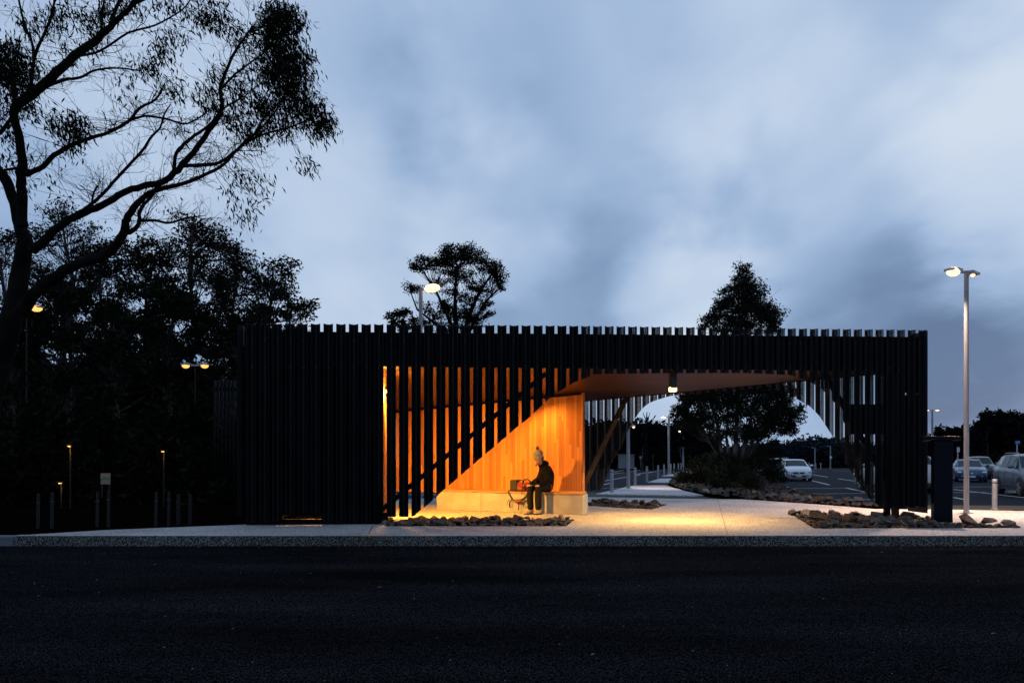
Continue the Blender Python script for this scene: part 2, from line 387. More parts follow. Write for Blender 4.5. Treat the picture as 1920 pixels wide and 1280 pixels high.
# wheel stops and lighter streaks stay in the asphalt material
# island with the tree
isl = [(1253, 905), (1275, 893), (1310, 884), (1420, 884), (1455, 905), (1478, 914), (1520, 925), (1560, 936), (1620, 944), (1700, 949.5), (1700, 952), (1560, 945.5), (1440, 937), (1400, 933.5), (1330, 926), (1280, 915.5)]
g = GL(*isl, z=-.02); b = MB(); b.prism([(p.x, p.y) for p in g], -.19, -.02); tag(b.build('planted_island', M['mulch']), kind='structure')
sheet('grass_strip', GL((1705, 946), (1990, 948), (1990, 956), (1705, 955), z=-.04), M['grass'], -.04)
# soil of the rock beds, laid on the slab
BED1 = [(722, 978), (790, 975.5), (900, 975), (1000, 974.5), (1076, 975), (1062, 986), (722, 986)]
BED2 = [(1482, 963), (1560, 966), (1700, 970), (1745, 975), (1800, 982), (1912, 987), (1912, 989.5), (1526, 990)]
BED3 = [(1103, 942), (1130, 941), (1200, 943), (1252, 945.5), (1222, 954.5), (1150, 951), (1103, 947.5)]
for i, B in enumerate((BED1, BED2, BED3)):
    sheet('soil_bed', GP(*B), M['soil'], .156)

# ------------------------------------------------------------- rocks
rock_me = []
for k in range(14):
    r_ = random.Random(100+k); bm = bmesh.new()
    for i in range(10):
        v = Vector((r_.gauss(0, 1), r_.gauss(0, 1), r_.gauss(0, 1))).normalized()*r_.uniform(.72, 1)
        bm.verts.new((v.x, v.y*.8, v.z*.62))
    res = bmesh.ops.convex_hull(bm, input=bm.verts)
    bmesh.ops.delete(bm, geom=[g_ for g_ in res['geom_interior'] if isinstance(g_, bmesh.types.BMVert)], context='VERTS')
    me = bpy.data.meshes.new('rock'); bm.to_mesh(me); bm.free()
    me.materials.append(M[('rock1', 'rock2', 'rock1', 'rock2', 'rock1', 'rock2', 'rock3')[k % 7]]); rock_me.append(me)
def inpoly(p, poly):
    c = False; n = len(poly)
    for i in range(n):
        a, b_ = poly[i], poly[(i+1) % n]
        if (a.y > p[1]) != (b_.y > p[1]) and p[0] < (b_.x-a.x)*(p[1]-a.y)/(b_.y-a.y)+a.x: c = not c
    return c
def rocks(poly, n, rng, z, label, group, seed, big=(), pale=.0, shrink=.5):
    r_ = random.Random(seed); placed = []
    for (px, py, s) in big:
        p = G(px, py, z); placed.append((p.x, p.y, s))
    x0, x1 = min(p.x for p in poly), max(p.x for p in poly); y0, y1 = min(p.y for p in poly), max(p.y for p in poly)
    t = 0
    while len(placed) < n+len(big) and t < 20000:
        t += 1; x = r_.uniform(x0, x1); y = r_.uniform(y0, y1); s = r_.uniform(*rng)*(.8 if t > 3000 else 1)
        if not inpoly((x, y), poly): continue
        if any((x-a)**2+(y-b_)**2 < (shrink*(s+c))**2 for a, b_, c in placed): continue
        placed.append((x, y, s))
    for i, (x, y, s) in enumerate(placed):
        k = r_.randrange(14)
        if pale and r_.random() < pale: k = r_.choice((6, 13))
        elif k in (6, 13) and r_.random() < .6: k = 1
        o = bpy.data.objects.new('rock', rock_me[k]); COL.objects.link(o)
        o.location = (x, y, z+s*.32); o.scale = (s*r_.uniform(.9, 1.2),)*2+(s*r_.uniform(.8, 1.15),)
        o.rotation_euler = (r_.uniform(-.3, .3), r_.uniform(-.3, .3), r_.uniform(0, 6.28))
        big_ = i < len(big)
        tag(o, (big[i][3] if len(big and big[i]) > 3 else None) if False else label, 'rock', group)
rocks(GP(*BED1), 58, (.06, .13), .156, 'dark angular rock in the stone strip in front of the shelter bench', 'rocks in the strip before the bench', 3,
      big=[(893, 981, .20), (931, 979.5, .17), (970, 981, .20), (860, 980, .13), (780, 979, .12), (814, 978, .13), (1025, 980, .13), (1000, 979, .12), (950, 979, .13)])
rocks(GP((1482, 963), (1560, 966), (1700, 970), (1745, 975), (1755, 989.5), (1526, 990)), 108, (.06, .16), .156, 'brown broken rock in the stone bed below the right end of the shelter', 'rocks in the bed at the right end', 4,
      big=[(1818, 984, .24), (1855, 985, .18), (1890, 987, .16), (1600, 981, .24), (1530, 972, .19), (1715, 975, .20), (1650, 984, .2), (1565, 985, .17), (1838, 988, .09), (1872, 988, .08), (1800, 987, .10)])
rocks(GP(*BED3), 34, (.08, .16), .156, 'orange lit rock in the small stone bed beside the end of the bench', 'rocks in the bed beside the bench end', 5)
edge = GL((1253, 905), (1262, 901), (1290, 912), (1330, 918), (1400, 924), (1440, 929), (1560, 937), (1640, 944), (1690, 950), (1560, 945), (1440, 936.5), (1330, 926), (1280, 915.5), z=-.02)
rocks(edge, 88, (.13, .26), -.02, 'weathered rock edging the planted island behind the shelter', 'rocks edging the island', 6, pale=.12)

# small rubble filling the beds: nobody could count it
def rubble(poly, n, s0, s1, z, m, seed):
    r_ = random.Random(seed); b = MB()
    x0, x1 = min(p.x for p in poly), max(p.x for p in poly); y0, y1 = min(p.y for p in poly), max(p.y for p in poly)
    t = 0
    while n and t < 90000:
        t += 1
        x = r_.uniform(x0, x1); y = r_.uniform(y0, y1)
        if not inpoly((x, y), poly): continue
        s = r_.uniform(s0, s1); n -= 1
        vs = [Vector((r_.uniform(.6, 1)*math.cos(a)*s, r_.uniform(.6, 1)*math.sin(a)*s, 0)) for a in (0, 1.26, 2.5, 3.8, 5.0)]
        c = Vector((x, y, z)); top = c+Vector((r_.uniform(-.3, .3)*s, r_.uniform(-.3, .3)*s, s*r_.uniform(.5, .9)))
        b.add([c+v for v in vs]+[c+v*.6+Vector((0, 0, s*r_.uniform(.35, .6))) for v in vs]+[top],
              [(i, (i+1) % 5, 5+(i+1) % 5, 5+i) for i in range(5)]+[(5+i, 5+(i+1) % 5, 10) for i in range(5)])
    o = b.build('gravel', m); o['kind'] = 'stuff'; tag(o, 'small stone rubble and bark filling the planting beds', 'gravel'); return o
rubble(GP(*BED1), 500, .02, .05, .154, M['rock2'], 1)
rubble(GP(*BED2), 1300, .02, .055, .154, M['rock1'], 2)
rubble(GP(*BED3), 400, .02, .05, .154, M['rock1'], 3)
rubble(g, 5200, .04, .11, -.03, M['rock1'], 4)
rubble([Vector(p+(0,)) for p in [(-14, 12.4), (-3, 13.9), (-3, 15), (-9, 22), (-16, 20)]], 1500, .02, .06, .095, M['mulch'], 5)

# leaf litter and grit scattered on the road
r_ = random.Random(12); b = MB()
for i in range(230):
    y = r_.uniform(4.5, 12) if r_.random() < .8 else r_.uniform(11, 12); x = r_.uniform(-.72, .72)*y
    a = r_.uniform(0, 3.14); l = r_.choice((.005, .006, .008, .01, .014, .03)); wd = .004+l*.1
    d = Vector((math.cos(a), math.sin(a)*.8, 0))*l; q = Vector((-d.y, d.x, 0)).normalized()*wd
    c = Vector((x, y, .006)); b.add([c-d, c-d*.2+q+Vector((0, 0, .006)), c+d+Vector((0, 0, .003)), c-d*.2-q], [(0, 3, 2, 1)])
tag(b.build('leaf_litter', M['litter']), 'pale twigs and grit scattered over the dark road', 'leaf litter', kind='stuff')

# ------------------------------------------------------------- SHELTER
A = Vector((-4.68, 13.90)); B_ = Vector((7.97, 15.36))
fd = (B_-A).normalized(); LEN = (B_-A).length
fn = Vector((fd.y, -fd.x))                       # towards the camera
def front(u): return A+fd*u
def fu(px):                                       # u on the front line for an image column
    k = (px-960)/F
    return (k*A.y-A.x)/(fd.x-k*fd.y)
def interp(tb, x):
    if x <= tb[0][0]: return tb[0][1]
    for (a, p), (c, q) in zip(tb, tb[1:]):
        if x <= c: return p+(q-p)*(x-a)/(c-a)
    return tb[-1][1]
FB = [(440, 979), (526, 979), (527, 963), (603, 963), (604, 979), (718, 979), (724, 968), (776, 968), (782, 961), (805, 943), (828, 921), (851, 902), (874, 882), (897, 862), (920, 843), (943, 823), (966, 803), (989, 785), (1012, 764), (1035, 742), (1057, 729), (1077, 716), (1100, 708), (1115, 701), (1250, 699.5), (1400, 699), (1480, 703), (1510, 711), (1540, 728), (1568, 758), (1588, 805), (1602, 855), (1617, 895), (1632, 928), (1645, 947), (1660, 951), (1760, 951)]
def topz(u): return interp([(0, 3.665), (5.6, 3.73), (LEN, 3.785)], u)
sh = empty('shelter', (1.6, 16.5, .15)); SL = Vector((1.6, 16.5, .15))
tag(sh, 'long black finned shelter with a slanting cut opening over a lit timber wall', 'shelter')
def off(b):                                       # world coordinates to the shelter's own
    b.v = [tuple(Vector(v)-SL) for v in b.v]; return b
def fin(p0, d, n, zbf, ztop, m, perf=None, w=.083, dep=.085, th=.005, web=.021):
    """folded steel fin: narrow web on the beam, two wings splayed outwards"""
    prof = [(-w, dep), (-web, 0), (web, 0), (w, dep)]
    inner = [(-w+.009, dep+.001), (-web+.003, th), (web-.003, th), (w-.009, dep+.001)]
    ring = prof+inner[::-1]
    pts = [Vector(p0)+d*a+n*q for a, q in ring]
    b = MB(); k = len(pts)
    vs = [(p.x, p.y, zbf(p)) for p in pts]+[(p.x, p.y, ztop) for p in pts]
    fs = [(i, (i+1) % k, k+(i+1) % k, k+i) for i in range(k)]
    for (i, j) in ((0, 1), (1, 2), (2, 3)):
        fs += [(7-i, 7-j, j, i), (k+i, k+j, k+7-j, k+7-i)]
    b.add(vs, fs); o = off(b).build('fin', m, sh)
    if perf is not None:
        o.data.materials.append(M['perf'])
        for q in ((2, 4) if perf == 2 else (0, 6)): o.data.polygons[q].material_index = 1
    return o
def zfront(p):
    px = 960+p.x/p.y*F; return 1.3-(interp(FB, px)-861)/F*p.y
SP = .2185; nf = int(LEN/SP)+1; u = .06; us = []
n_f = round((LEN-.14)/SP)
us = [2.548+.219*k for k in range(-11, 47) if 2.548+.219*k < LEN-.09]
bolts = MB()
for u in us:
    p = front(u)
    pb = zfront(p)
    f = fin(p, fd, fn, zfront, topz(u), M['fin'], perf=2 if 960+p.x/p.y*F > 1085 else None)
    for zz in (topz(u)-.27, topz(u)-.75):
        for s_ in (-.008, .010):
            c = p+fd*s_+fn*.007; bolts.ball((c.x, c.y, zz+s_*2.2), .0042, 6, 4)
off(bolts).build('bolt', M['bolt'], sh).name = 'bolts'
# roof: front fascia, rear fascia, sloping slab
C_rear = lambda x: 15.36+.55*(7.97-x)             # rear line
rd = Vector((-1, .55)).normalized(); rn = Vector((.55, 1)).normalized()
def zf(u): return interp([(0, 2.945), (LEN, 3.0)], u)
def ceil(p):
    q = Vector((p[0], p[1])); u = (q-A).dot(fd); d = -(q-A).dot(fn)
    return interp([(0, 2.955), (LEN, 3.03)], u)-.078*max(0, d)
a0 = A-fn*.004; b0 = B_-fn*.004
ft = lambda p: topz((Vector((p[0], p[1]))-A).dot(fd))-.125
fbz = lambda p: zf((Vector((p[0], p[1]))-A).dot(fd))
b = MB(); b.prism([a0, b0, b0-fn*.06, a0-fn*.06], fbz, ft); off(b).build('front_fascia', M['beam'], sh)
rl = Vector((-4.68, C_rear(-4.68)))
rr = Vector((7.6, C_rear(7.6)))
b = MB(); b.prism([A-fn*.07, B_-fn*.07+Vector((-.15, 0)), rr, rl], lambda p: ceil(p)+.03, lambda p: ceil(p)+.40); off(b).build('roof', M['beam'], sh)
b = MB(); b.prism([A-fn*.07+fd*.07, B_-fn*.07-fd*.5, rr-rn*.06, rl-rn*.06+Vector((.06, 0))], ceil, lambda p: ceil(p)+.026); off(b).build('ceiling', M['ply'], sh)
b = MB(); b.prism([rl, rr, rr+rn*.03, rl+rn*.03], lambda p: ceil(p)-.005, lambda p: ceil(p)+.5); off(b).build('rear_fascia', M['beam'], sh)
# rear fins
RB = [(1080, 921), (1128, 918), (1140, 885), (1152, 859), (1165, 839), (1176, 810), (1189, 787), (1201, 769), (1214, 757), (1227, 751), (1240, 747), (1257, 742), (1300, 738), (1440, 725), (1480, 738), (1498, 750), (1517, 760), (1536, 779), (1555, 808), (1576, 839), (1590, 875), (1610, 905), (1630, 935), (1650, 948), (1760, 951)]
def zrear(p):
    px = 960+p.x/p.y*F; return 1.3-(interp(RB, px)-861)/F*p.y
x = 7.75; k = 0
while k < 41:
    p = Vector((x, C_rear(x)))+rn*.035
    px = 960+p.x/p.y*F
    if px < 1092: break
    z1 = ceil(p)+.6
    fin(p, rd, rn, zrear, z1, M['fin_lit'] if px < 1300 else M['fin'], perf=0); k += 1
    x -= .187*abs(rd.x)
# fins of the two ends, close set: one part each side
b = MB()
pA = A+Vector((-.05, .05)); 
for i in range(12):
    y = pA.y+.1+i*.2185; b.add([(pA.x-.09, y-.08, .3), (pA.x, y-.02, .3), (pA.x, y+.02, .3), (pA.x-.09, y+.08, .3)]+[(pA.x-.09, y-.08, 3.66), (pA.x, y-.02, 3.66), (pA.x, y+.02, 3.66), (pA.x-.09, y+.08, 3.66)], [(0, 1, 5, 4), (1, 2, 6, 5), (2, 3, 7, 6)])
o = off(b).build('end_fins', M['fin'], sh)
b = MB(); q = B_+fd*.0; b.prism([q+fn*.06, q+fd*.012+fn*.06, q+fd*.012-fn*.55, q-fn*.55], .27, topz(LEN)-.01); off(b).build('end_panel', M['fin'], sh)
# solid store room behind the left fins
x_in = -2.30; 
rm = MB()
def wallseg(m_, p, q, z0, z1, th=.08):
    d = (Vector(q)-Vector(p)).normalized(); n_ = Vector((-d.y, d.x))*th
    m_.prism([p, q, Vector(q)+n_, Vector(p)+n_], z0, z1)
fr0 = front(.02)-fn*.08
uA, uB, uC = fu(528), fu(602), fu(718)
zs = P(560, 964.5, 14.05).z; zl = P(560, 973.5, 14.05).z
for (s, t_, z0) in ((.02, uA, .152), (uA, uB, zs), (uB, uC, .152)):
    wallseg(rm, front(s)-fn*.09, front(t_)-fn*.09, z0, ceil(front(s))-.01)
wallseg(rm, front(uA)-fn*.09, front(uB)-fn*.09, .152, zl)
wallseg(rm, front(.1)-fn*.1, Vector((-4.6, 18.2)), .152, 2.8, -.06)
wallseg(rm, Vector((-4.6, 18.2)), Vector((-2.75, 17.8)), .152, 2.7)
off(rm).build('storeroom_wall', M['beam'], sh)
# inner left wall in timber
WA = front(uC)-fn*.12; WB = Vector((-2.92, 19.85))
d = (WB-WA); Lw = d.length
def board_wall(p, q, z0, z1, th, name, m):
    p = Vector(p); q = Vector(q); d = q-p; n = Vector((-d.y, d.x)).normalized()
    e_ = bpy.data.objects.new(name, None)
    b = MB(); Lq = d.length
    zz0 = z0 if callable(z0) else (lambda _: z0); zz1 = z1 if callable(z1) else (lambda _: z1)
    f_ = lambda g_: (lambda pt: g_(p+d.normalized()*pt[0]+n*pt[1])-SL.z)
    b.prism([(0, 0), (Lq, 0), (Lq, th), (0, th)], f_(zz0), f_(zz1))
    o = b.build(name, m, sh); o.location = (p.x-SL.x, p.y-SL.y, 0); o.rotation_euler = (0, 0, math.atan2(d.y, d.x)); return o
board_wall(WA, WB, .18, lambda p: ceil(p)-.004, .06, 'side_wall', M['wood'])
# long timber wall behind the bench
W1 = Vector((1.52, 17.5)); W0 = Vector((-2.90, 19.92))
wm = W1+(W0-W1)*.735
board_wall(wm, W1, .58, lambda p: ceil(p)-.004, .10, 'timber_wall', M['wood'])
board_wall(W0, wm-(W1-W0).normalized()*.002, .50, lambda p: ceil(p)-.004, .10, 'timber_wall', M['wood'])
wd_ = (W1-W0).normalized(); wn = Vector((-wd_.y, wd_.x))
b = MB(); q = W1+wd_*.001; b.prism([q, q+wd_*.045, q+wd_*.045+wn*.10, q+wn*.10], .58, lambda p: ceil(p)-.006); off(b).build('wall_end_trim', M['wood'], sh)
# dark strip put in for the shadow line along the top of the wall
b = MB(); b.prism([W0-wn*.012, W1-wn*.012, W1-wn*.002, W0-wn*.002], lambda p: ceil(p)-.05, lambda p: ceil(p)-.006); off(b).build('shadow_line_strip', M['beam'], sh)
# rail seen below the raised wall on the left
rl_ = empty('low_rail', (-2.75, 23.2, -.1)); tag(rl_, 'low pale rail seen under the raised timber wall', 'rail')
for z_ in (.38, .50):
    m_ = MB(); m_.box((0, 0, z_), (2.8, .05, .05)); m_.build('bar', M['galv'], rl_)
for x_ in (-1.35, 0, 1.35):
    m_ = MB(); m_.box((x_, .03, .27), (.05, .05, .56)); m_.build('post', M['galv'], rl_)
# braces
def brace(pa, pb, w_, h_, m=M['beam'], name='brace'):
    b = MB(); b.bar(pa, pb, w_, h_); return off(b).build(name, m, sh, bevel=.006)
def onfront(px, py, back):
    u_ = fu(px); q = front(u_)-fn*back; pp = P(px, py, q.y); return Vector((q.x, q.y, pp.z))
brace(onfront(716, 955, .05), onfront(1024, 700, .05), .05, .085)
brace(onfront(708, 984, .06)+Vector((0, 0, -.03)), onfront(708, 930, .06), .16, .10, name='post')
b = MB(); c = onfront(722, 972, .03); b.box((c.x, c.y, c.z), (.10, .05, .22), rz=.11); off(b).build('base_bracket', M['beam'], sh)
m_lit = mat('brace_steel_lit', (.034, .021, .010), .6, 0, .3, 3, spec=.15)  # steel tinted brown: the warm lamp light is painted into the colour
Pb = lambda px, py, Y: P(px, py, Y)
brace(Pb(1097, 905, 17.9), Pb(1176, 742, 18.25), .06, .11, m_lit)
b = MB(); b.bar(Pb(1096.5, 925, 17.85), Pb(1096.5, 903, 17.85), .09, .09); off(b).build('post', m_lit, sh)
b = MB(); b.tube([Pb(1096.5, 899, 17.7), Pb(1096.5, 899, 17.95)], .055, 12); off(b).build('pin_joint', m_lit, sh)
brace(onfront(1552, 700, .12), onfront(1668, 900, .12), .06, .09)
for px_, w_ in ((1668.5, .095), (1684, .115)):
    q = front(fu(px_))-fn*.10; b = MB(); b.box((q.x, q.y, 1.55), (w_, .09, 2.82), rz=.11); off(b).build('post', m_lit if px_ > 1670 else M['beam'], sh)
# backing plates at the right end
for (x0_, x1_, y0_, y1_) in ((1596, 1664, 757, 814), (1664, 1733, 740, 948), (1664, 1733, 690, 736)):
    p0, p1 = onfront(x0_, y0_, .11), onfront(x1_, y0_, .11); zb = onfront((x0_+x1_)/2, y1_, .11).z
    b = MB(); q0 = Vector((p0.x, p0.y)); q1 = Vector((p1.x, p1.y)); b.prism([q0, q1, q1-fn*.012, q0-fn*.012], zb, p0.z); off(b).build('backing_plate', M['beam'], sh)

# lights of the shelter
def sph(name, c, r, m, parent, nu=14):
    b = MB(); b.ball(Vector(c)-SL, r, nu, 8); return b.build(name, m, parent, smooth=True)
L1 = onfront(722.5, 733, .62); L2 = P(987, 750.5, 17.45); L3 = onfront(1271, 731, .30)
for Lx, up in ((L1, .0), (L2, .0)):
    b = MB(); b.tube([Lx+Vector((0, .0, .035)), Lx+Vector((.0, 0, .09))], [.045, .035], 12)
    b.bar(Lx+Vector((0, 0, .08)), Lx+Vector((.05, .05, .30 if Lx is L2 else .16)), .02, .02)
    if Lx is L2: b.bar(Lx+Vector((.05, .05, .28)), (Lx.x+.05, Lx.y+.05, ceil(Lx)-.002), .015, .015)
    o = off(b).build('wall_light', M['black'], sh)
    sph('bulb', Lx, .026 if Lx is L1 else .016, M['glows'] if Lx is L1 else M['glowd'], o)
b = MB(); zt = ceil(L3)+.0; b.box((L3.x, L3.y, (L3.z+.035+zt)/2), (.115, .13, zt-L3.z-.035), rz=.11); o = off(b).build('box_downlight', M['black'], sh, bevel=.004)
b = MB(); b.box((L3.x-SL.x, L3.y-SL.y, L3.z-SL.z+.012), (.125, .125, .085), rz=.11); b.build('lens', M['glows'], o, bevel=.01)
cc = onfront(1285, 712.5, .55); b = MB(); b.ball((cc.x, cc.y, cc.z), .03, 10, 6); b.bar(cc+Vector((0, 0, .02)), (cc.x, cc.y, ceil(cc)), .02, .02)
b.tube([cc+Vector((.0, 0, -.01)), cc+Vector((-.01, 0, -.07)), cc+Vector((-.04, 0, -.09)), cc+Vector((-.08, 0, -.05))], .005, 5)
off(b).build('camera_dome', M['black'], sh)
lamp('POINT', L1+Vector((.03, 0, -.07)), 190, AMB, .08)
lamp('SPOT', L1+Vector((.03, .03, -.07)), 2150, AMB, .08, target=(-1.6, 17.3, .35), spot=104, blend=1)
lamp('SPOT', L2+Vector((0, .02, -.06)), 150, AMB, .04, target=(L2.x+.9, L2.y-.1, .5), spot=150, blend=.8)
lamp('SPOT', L3+Vector((0, 0, -.04)), 1250, (1, .56, .15), .05, target=(L3.x-.1, L3.y+.15, 0), spot=138, blend=.8)
lamp('POINT', (-3.75, 15.6, 1.0), 260, AMB, .05)

# ------------------------------------------------------------- bench
F1 = Vector((1.46, 16.43)); F0 = Vector((-1.75, 18.46)); bd = (F1-F0).normalized(); bn = Vector((bd.y, -bd.x))   # bn to the viewer
bench = empty('bench', (F0.x, F0.y, .15)); bench.rotation_euler = (0, 0, math.atan2(bd.y, bd.x))
tag(bench, 'long pale concrete bench with timber seat along the lit timber wall', 'bench')
Lb = (F1-F0).length; dpt = .95
b = MB(); b.prism([(0, 0), (Lb, 0), (Lb-.365, dpt), (.55, dpt)], 0.0, .405); b.build('plinth', M['conc'], bench, bevel=.006)
for x_ in (1.25, 2.55):
    b = MB(); b.box((x_, -.0015, .2), (.006, .004, .40)); b.build('casting_joint', M['black'], bench)
b = MB()
for k_ in range(7):
    y_ = .004+k_*.135; b.prism([(.02+y_*.5, y_), (Lb-.03-y_*.385, y_), (Lb-.03-(y_+.127)*.385, y_+.127), (.02+y_*.5, y_+.127)], .417, .452)
for x_ in (.3, 1.3, 2.3, 3.3): b.box((x_+.25, .45, .4115), (.05, .85, .011)) if x_ < 3 else None
b.build('seat', M['seat'], bench)
b = MB(); b.box((Lb+.001, .03, .22), (.08, .07, .43)); 
# ------------------------------------------------------------- trees
def cg(r_, m, s): return m+s*max(-1.55, min(1.55, r_.gauss(0, 1)))
def leafquad(b, c, d, l, w_, r_):
    d = d.normalized(); s = d.cross(Vector((r_.gauss(0, 1), r_.gauss(0, 1), r_.gauss(0, 1))))
    if s.length < 1e-4: s = d.orthogonal()
    s = s.normalized()*w_*.5
    b.add([c, c+d*l*.45+s, c+d*l, c+d*l*.45-s], [(0, 1, 2, 3)])
def limb(b, p0, p1, r0, r1, r_, wig=.08, n=6, sides=5, rise=.25):
    p0 = Vector(p0); p1 = Vector(p1); L_ = (p1-p0).length
    mid = p0.lerp(p1, .45)+Vector((r_.gauss(0, wig), r_.gauss(0, wig), -rise*.25))*L_+Vector((0, 0, rise*.1))*L_
    pts = []
    for i in range(n+1):
        t = i/n; q = p0*(1-t)**2+mid*2*t*(1-t)+p1*t*t
        if 0 < i < n: q = q+Vector((r_.gauss(0, 1), r_.gauss(0, 1), r_.gauss(0, 1)))*L_*wig*.18
        pts.append(q)
    b.tube(pts, [r0+(r1-r0)*(i/n) for i in range(n+1)], sides, caps=False)
    return pts
def tree(name, label, base, trunks, clumps, leaf=(.13, .035), group=None, lm='leaf', bm_='bark', seed=1, dens=1.0, cat='tree', twigr=.006, sub=7, droop=.5, thin=1.0):
    """trunks: polylines of (point, radius); clumps: (centre, (rx, ry, rz), leaves)"""
    r_ = random.Random(seed); t = empty(name, base); tag(t, label, cat, group); B0 = Vector(base)
    tb = MB(); lb = MB(); nodes = []
    for pl in trunks:
        pl = [(p, q*thin) for p, q in pl]
        tb.tube([p for p, _ in pl], [q for _, q in pl], 8, caps=False); nodes += [(p, q) for p, q in pl]
        for (p, q), (p2, q2) in zip(pl, pl[1:]):
            for k in (.33, .66): nodes.append((p.lerp(p2, k), q+(q2-q)*k))
    ntr = len(nodes)
    clumps = [(c, (q[0]*1.08, q[1]*1.08, q[2]*1.22), n_) for c, q, n_ in clumps]
    for c, rr_, nl in sorted(clumps, key=lambda c_: (Vector(c_[0])-B0).length):
        c = Vector(c)
        best = min(nodes, key=lambda nd: (nd[0]-c).length*(1 if nd[0].z < c.z-rr_[2]*.3 else 2.2))
        foot = c-Vector((0, 0, rr_[2]*.55))
        pts = limb(tb, best[0], foot, min(best[1]*.7, .02+rr_[0]*.05), .014+rr_[0]*.008, r_)
        nodes += [(p, .02+rr_[0]*.02) for p in pts[2:]]
        ns = max(4, int(sub*(1.5 if nl > 500 else .8)))
        for s in range(ns):
            a = r_.uniform(0, 6.283); q = math.sqrt(r_.random())*.85; h = r_.uniform(-.7, .9)*(1-q*.4)
            sc = c+Vector((math.cos(a)*q*rr_[0], math.sin(a)*q*rr_[1], h*rr_[2]))
            tw = limb(tb, pts[-1] if r_.random() < .35 else pts[r_.choice((1, 2, 3))], sc, .010+rr_[0]*.005, twigr*.8, r_, .10, 5, 4)
            sr = r_.uniform(.30, .62)
            if r_.random() < .6:
                lo = min(nodes[:ntr], key=lambda nd: abs((c.z-nd[0].z)-rr_[2]*3.0)+(nd[0]-c).length*.35)
                limb(tb, lo[0], sc, .012+rr_[0]*.004, twigr*.8, r_, .05, 7, 4, rise=.6)
            for k in range(4):
                e_ = sc+Vector((r_.gauss(0, rr_[0]*sr*.7), r_.gauss(0, rr_[1]*sr*.7), r_.gauss(0, rr_[2]*sr*.6)))
                limb(tb, tw[2], e_, twigr*1.1, twigr*.5, r_, .15, 3, 3)
            for k in range(int(nl*dens/ns)):
                g_ = Vector((cg(r_, 0, rr_[0]*sr*.62), cg(r_, 0, rr_[1]*sr*.62), cg(r_, 0, rr_[2]*sr*.52)))
                d = Vector((r_.gauss(0, 1), r_.gauss(0, 1), r_.gauss(-droop, .8)))
                leafquad(lb, sc+g_, d, leaf[0]*r_.uniform(.7, 1.3), leaf[1]*r_.uniform(.7, 1.3), r_)
    tb.v = [tuple(Vector(v)-B0) for v in tb.v]; lb.v = [tuple(Vector(v)-B0) for v in lb.v]
    tb.build('trunk', M[bm_], t, smooth=True); lb.build('crown', M[lm], t); return t
def PR(px, py, Y, r_px): return (P(px, py, Y), r_px/F*Y)
def CL(px, py, Y, rx, ry, n, dy=0): return (P(px, py, Y+dy), (rx/F*Y, rx/F*Y*.8, ry/F*Y), n)

# tall gum behind the shelter, left of centre
Y = 36
tree('gum_tree', 'umbrella crowned gum tree rising behind the shelter beside the glowing lamp', P(862, 888, Y),
     [[PR(862, 888, Y, 8), PR(858, 700, Y, 6), PR(855, 610, Y, 4.5), PR(853, 560, Y, 3), PR(856, 500, Y, 2)],
      [PR(862, 650, Y, 5), PR(880, 590, Y, 3.5), PR(900, 545, Y, 2.6), PR(925, 510, Y, 1.8)],
      [PR(860, 640, Y, 4), PR(838, 590, Y, 2.8), PR(815, 540, Y, 2), PR(790, 505, Y, 1.3)],
      [PR(862, 660, Y, 4), PR(890, 600, Y, 2.8), PR(915, 560, Y, 2), PR(938, 540, Y, 1.2)],
      [PR(860, 660, Y, 4), PR(820, 610, Y, 2.4), PR(782, 580, Y, 1.6), PR(770, 548, Y, 1)]],
     [CL(855, 475, Y, 26, 18, 1150), CL(877, 482, Y, 30, 20, 1350), CL(832, 486, Y, 26, 16, 1200), CL(800, 495, Y, 24, 13, 800), CL(785, 500, Y, 14, 9, 350),
      CL(845, 505, Y, 20, 12, 500, 1), CL(925, 500, Y, 20, 14, 800), CL(933, 520, Y, 16, 14, 650), CL(905, 497, Y, 14, 10, 300),
      CL(776, 536, Y, 16, 12, 500), CL(938, 536, Y, 9, 8, 200), CL(892, 540, Y, 18, 10, 350), CL(875, 560, Y, 22, 12, 500), CL(840, 575, Y, 22, 12, 600),
      CL(912, 572, Y, 14, 12, 350), CL(860, 590, Y, 30, 14, 900), CL(890, 600, Y, 24, 12, 700), CL(822, 590, Y, 16, 10, 300), CL(806, 542, Y, 10, 6, 120), CL(856, 515, Y, 24, 12, 380, 1), CL(884, 522, Y, 24, 12, 420, -1), CL(905, 545, Y, 18, 10, 260), CL(828, 532, Y, 20, 10, 260), CL(858, 545, Y, 24, 10, 300, 1), CL(800, 575, Y, 14, 10, 160), CL(915, 590, Y, 14, 8, 160), CL(838, 612, Y, 30, 12, 600)],
     leaf=(.13, .05), seed=11, twigr=.011, dens=.85, sub=10)
Y = 31
tree('young_tree', 'small leafy sapling crown just over the fin tops left of the glowing lamp', P(752, 895, Y),
     [[PR(752, 895, Y, 4), PR(754, 700, Y, 3), PR(755, 630, Y, 2), PR(757, 600, Y, 1.4)]],
     [CL(738, 592, Y, 13, 10, 180), CL(758, 590, Y, 14, 10, 200), CL(778, 598, Y, 12, 9, 170), CL(735, 604, Y, 14, 8, 160), CL(760, 610, Y, 20, 9, 260), CL(800, 606, Y, 10, 8, 100)],
     leaf=(.16, .06), seed=12)
Y = 41
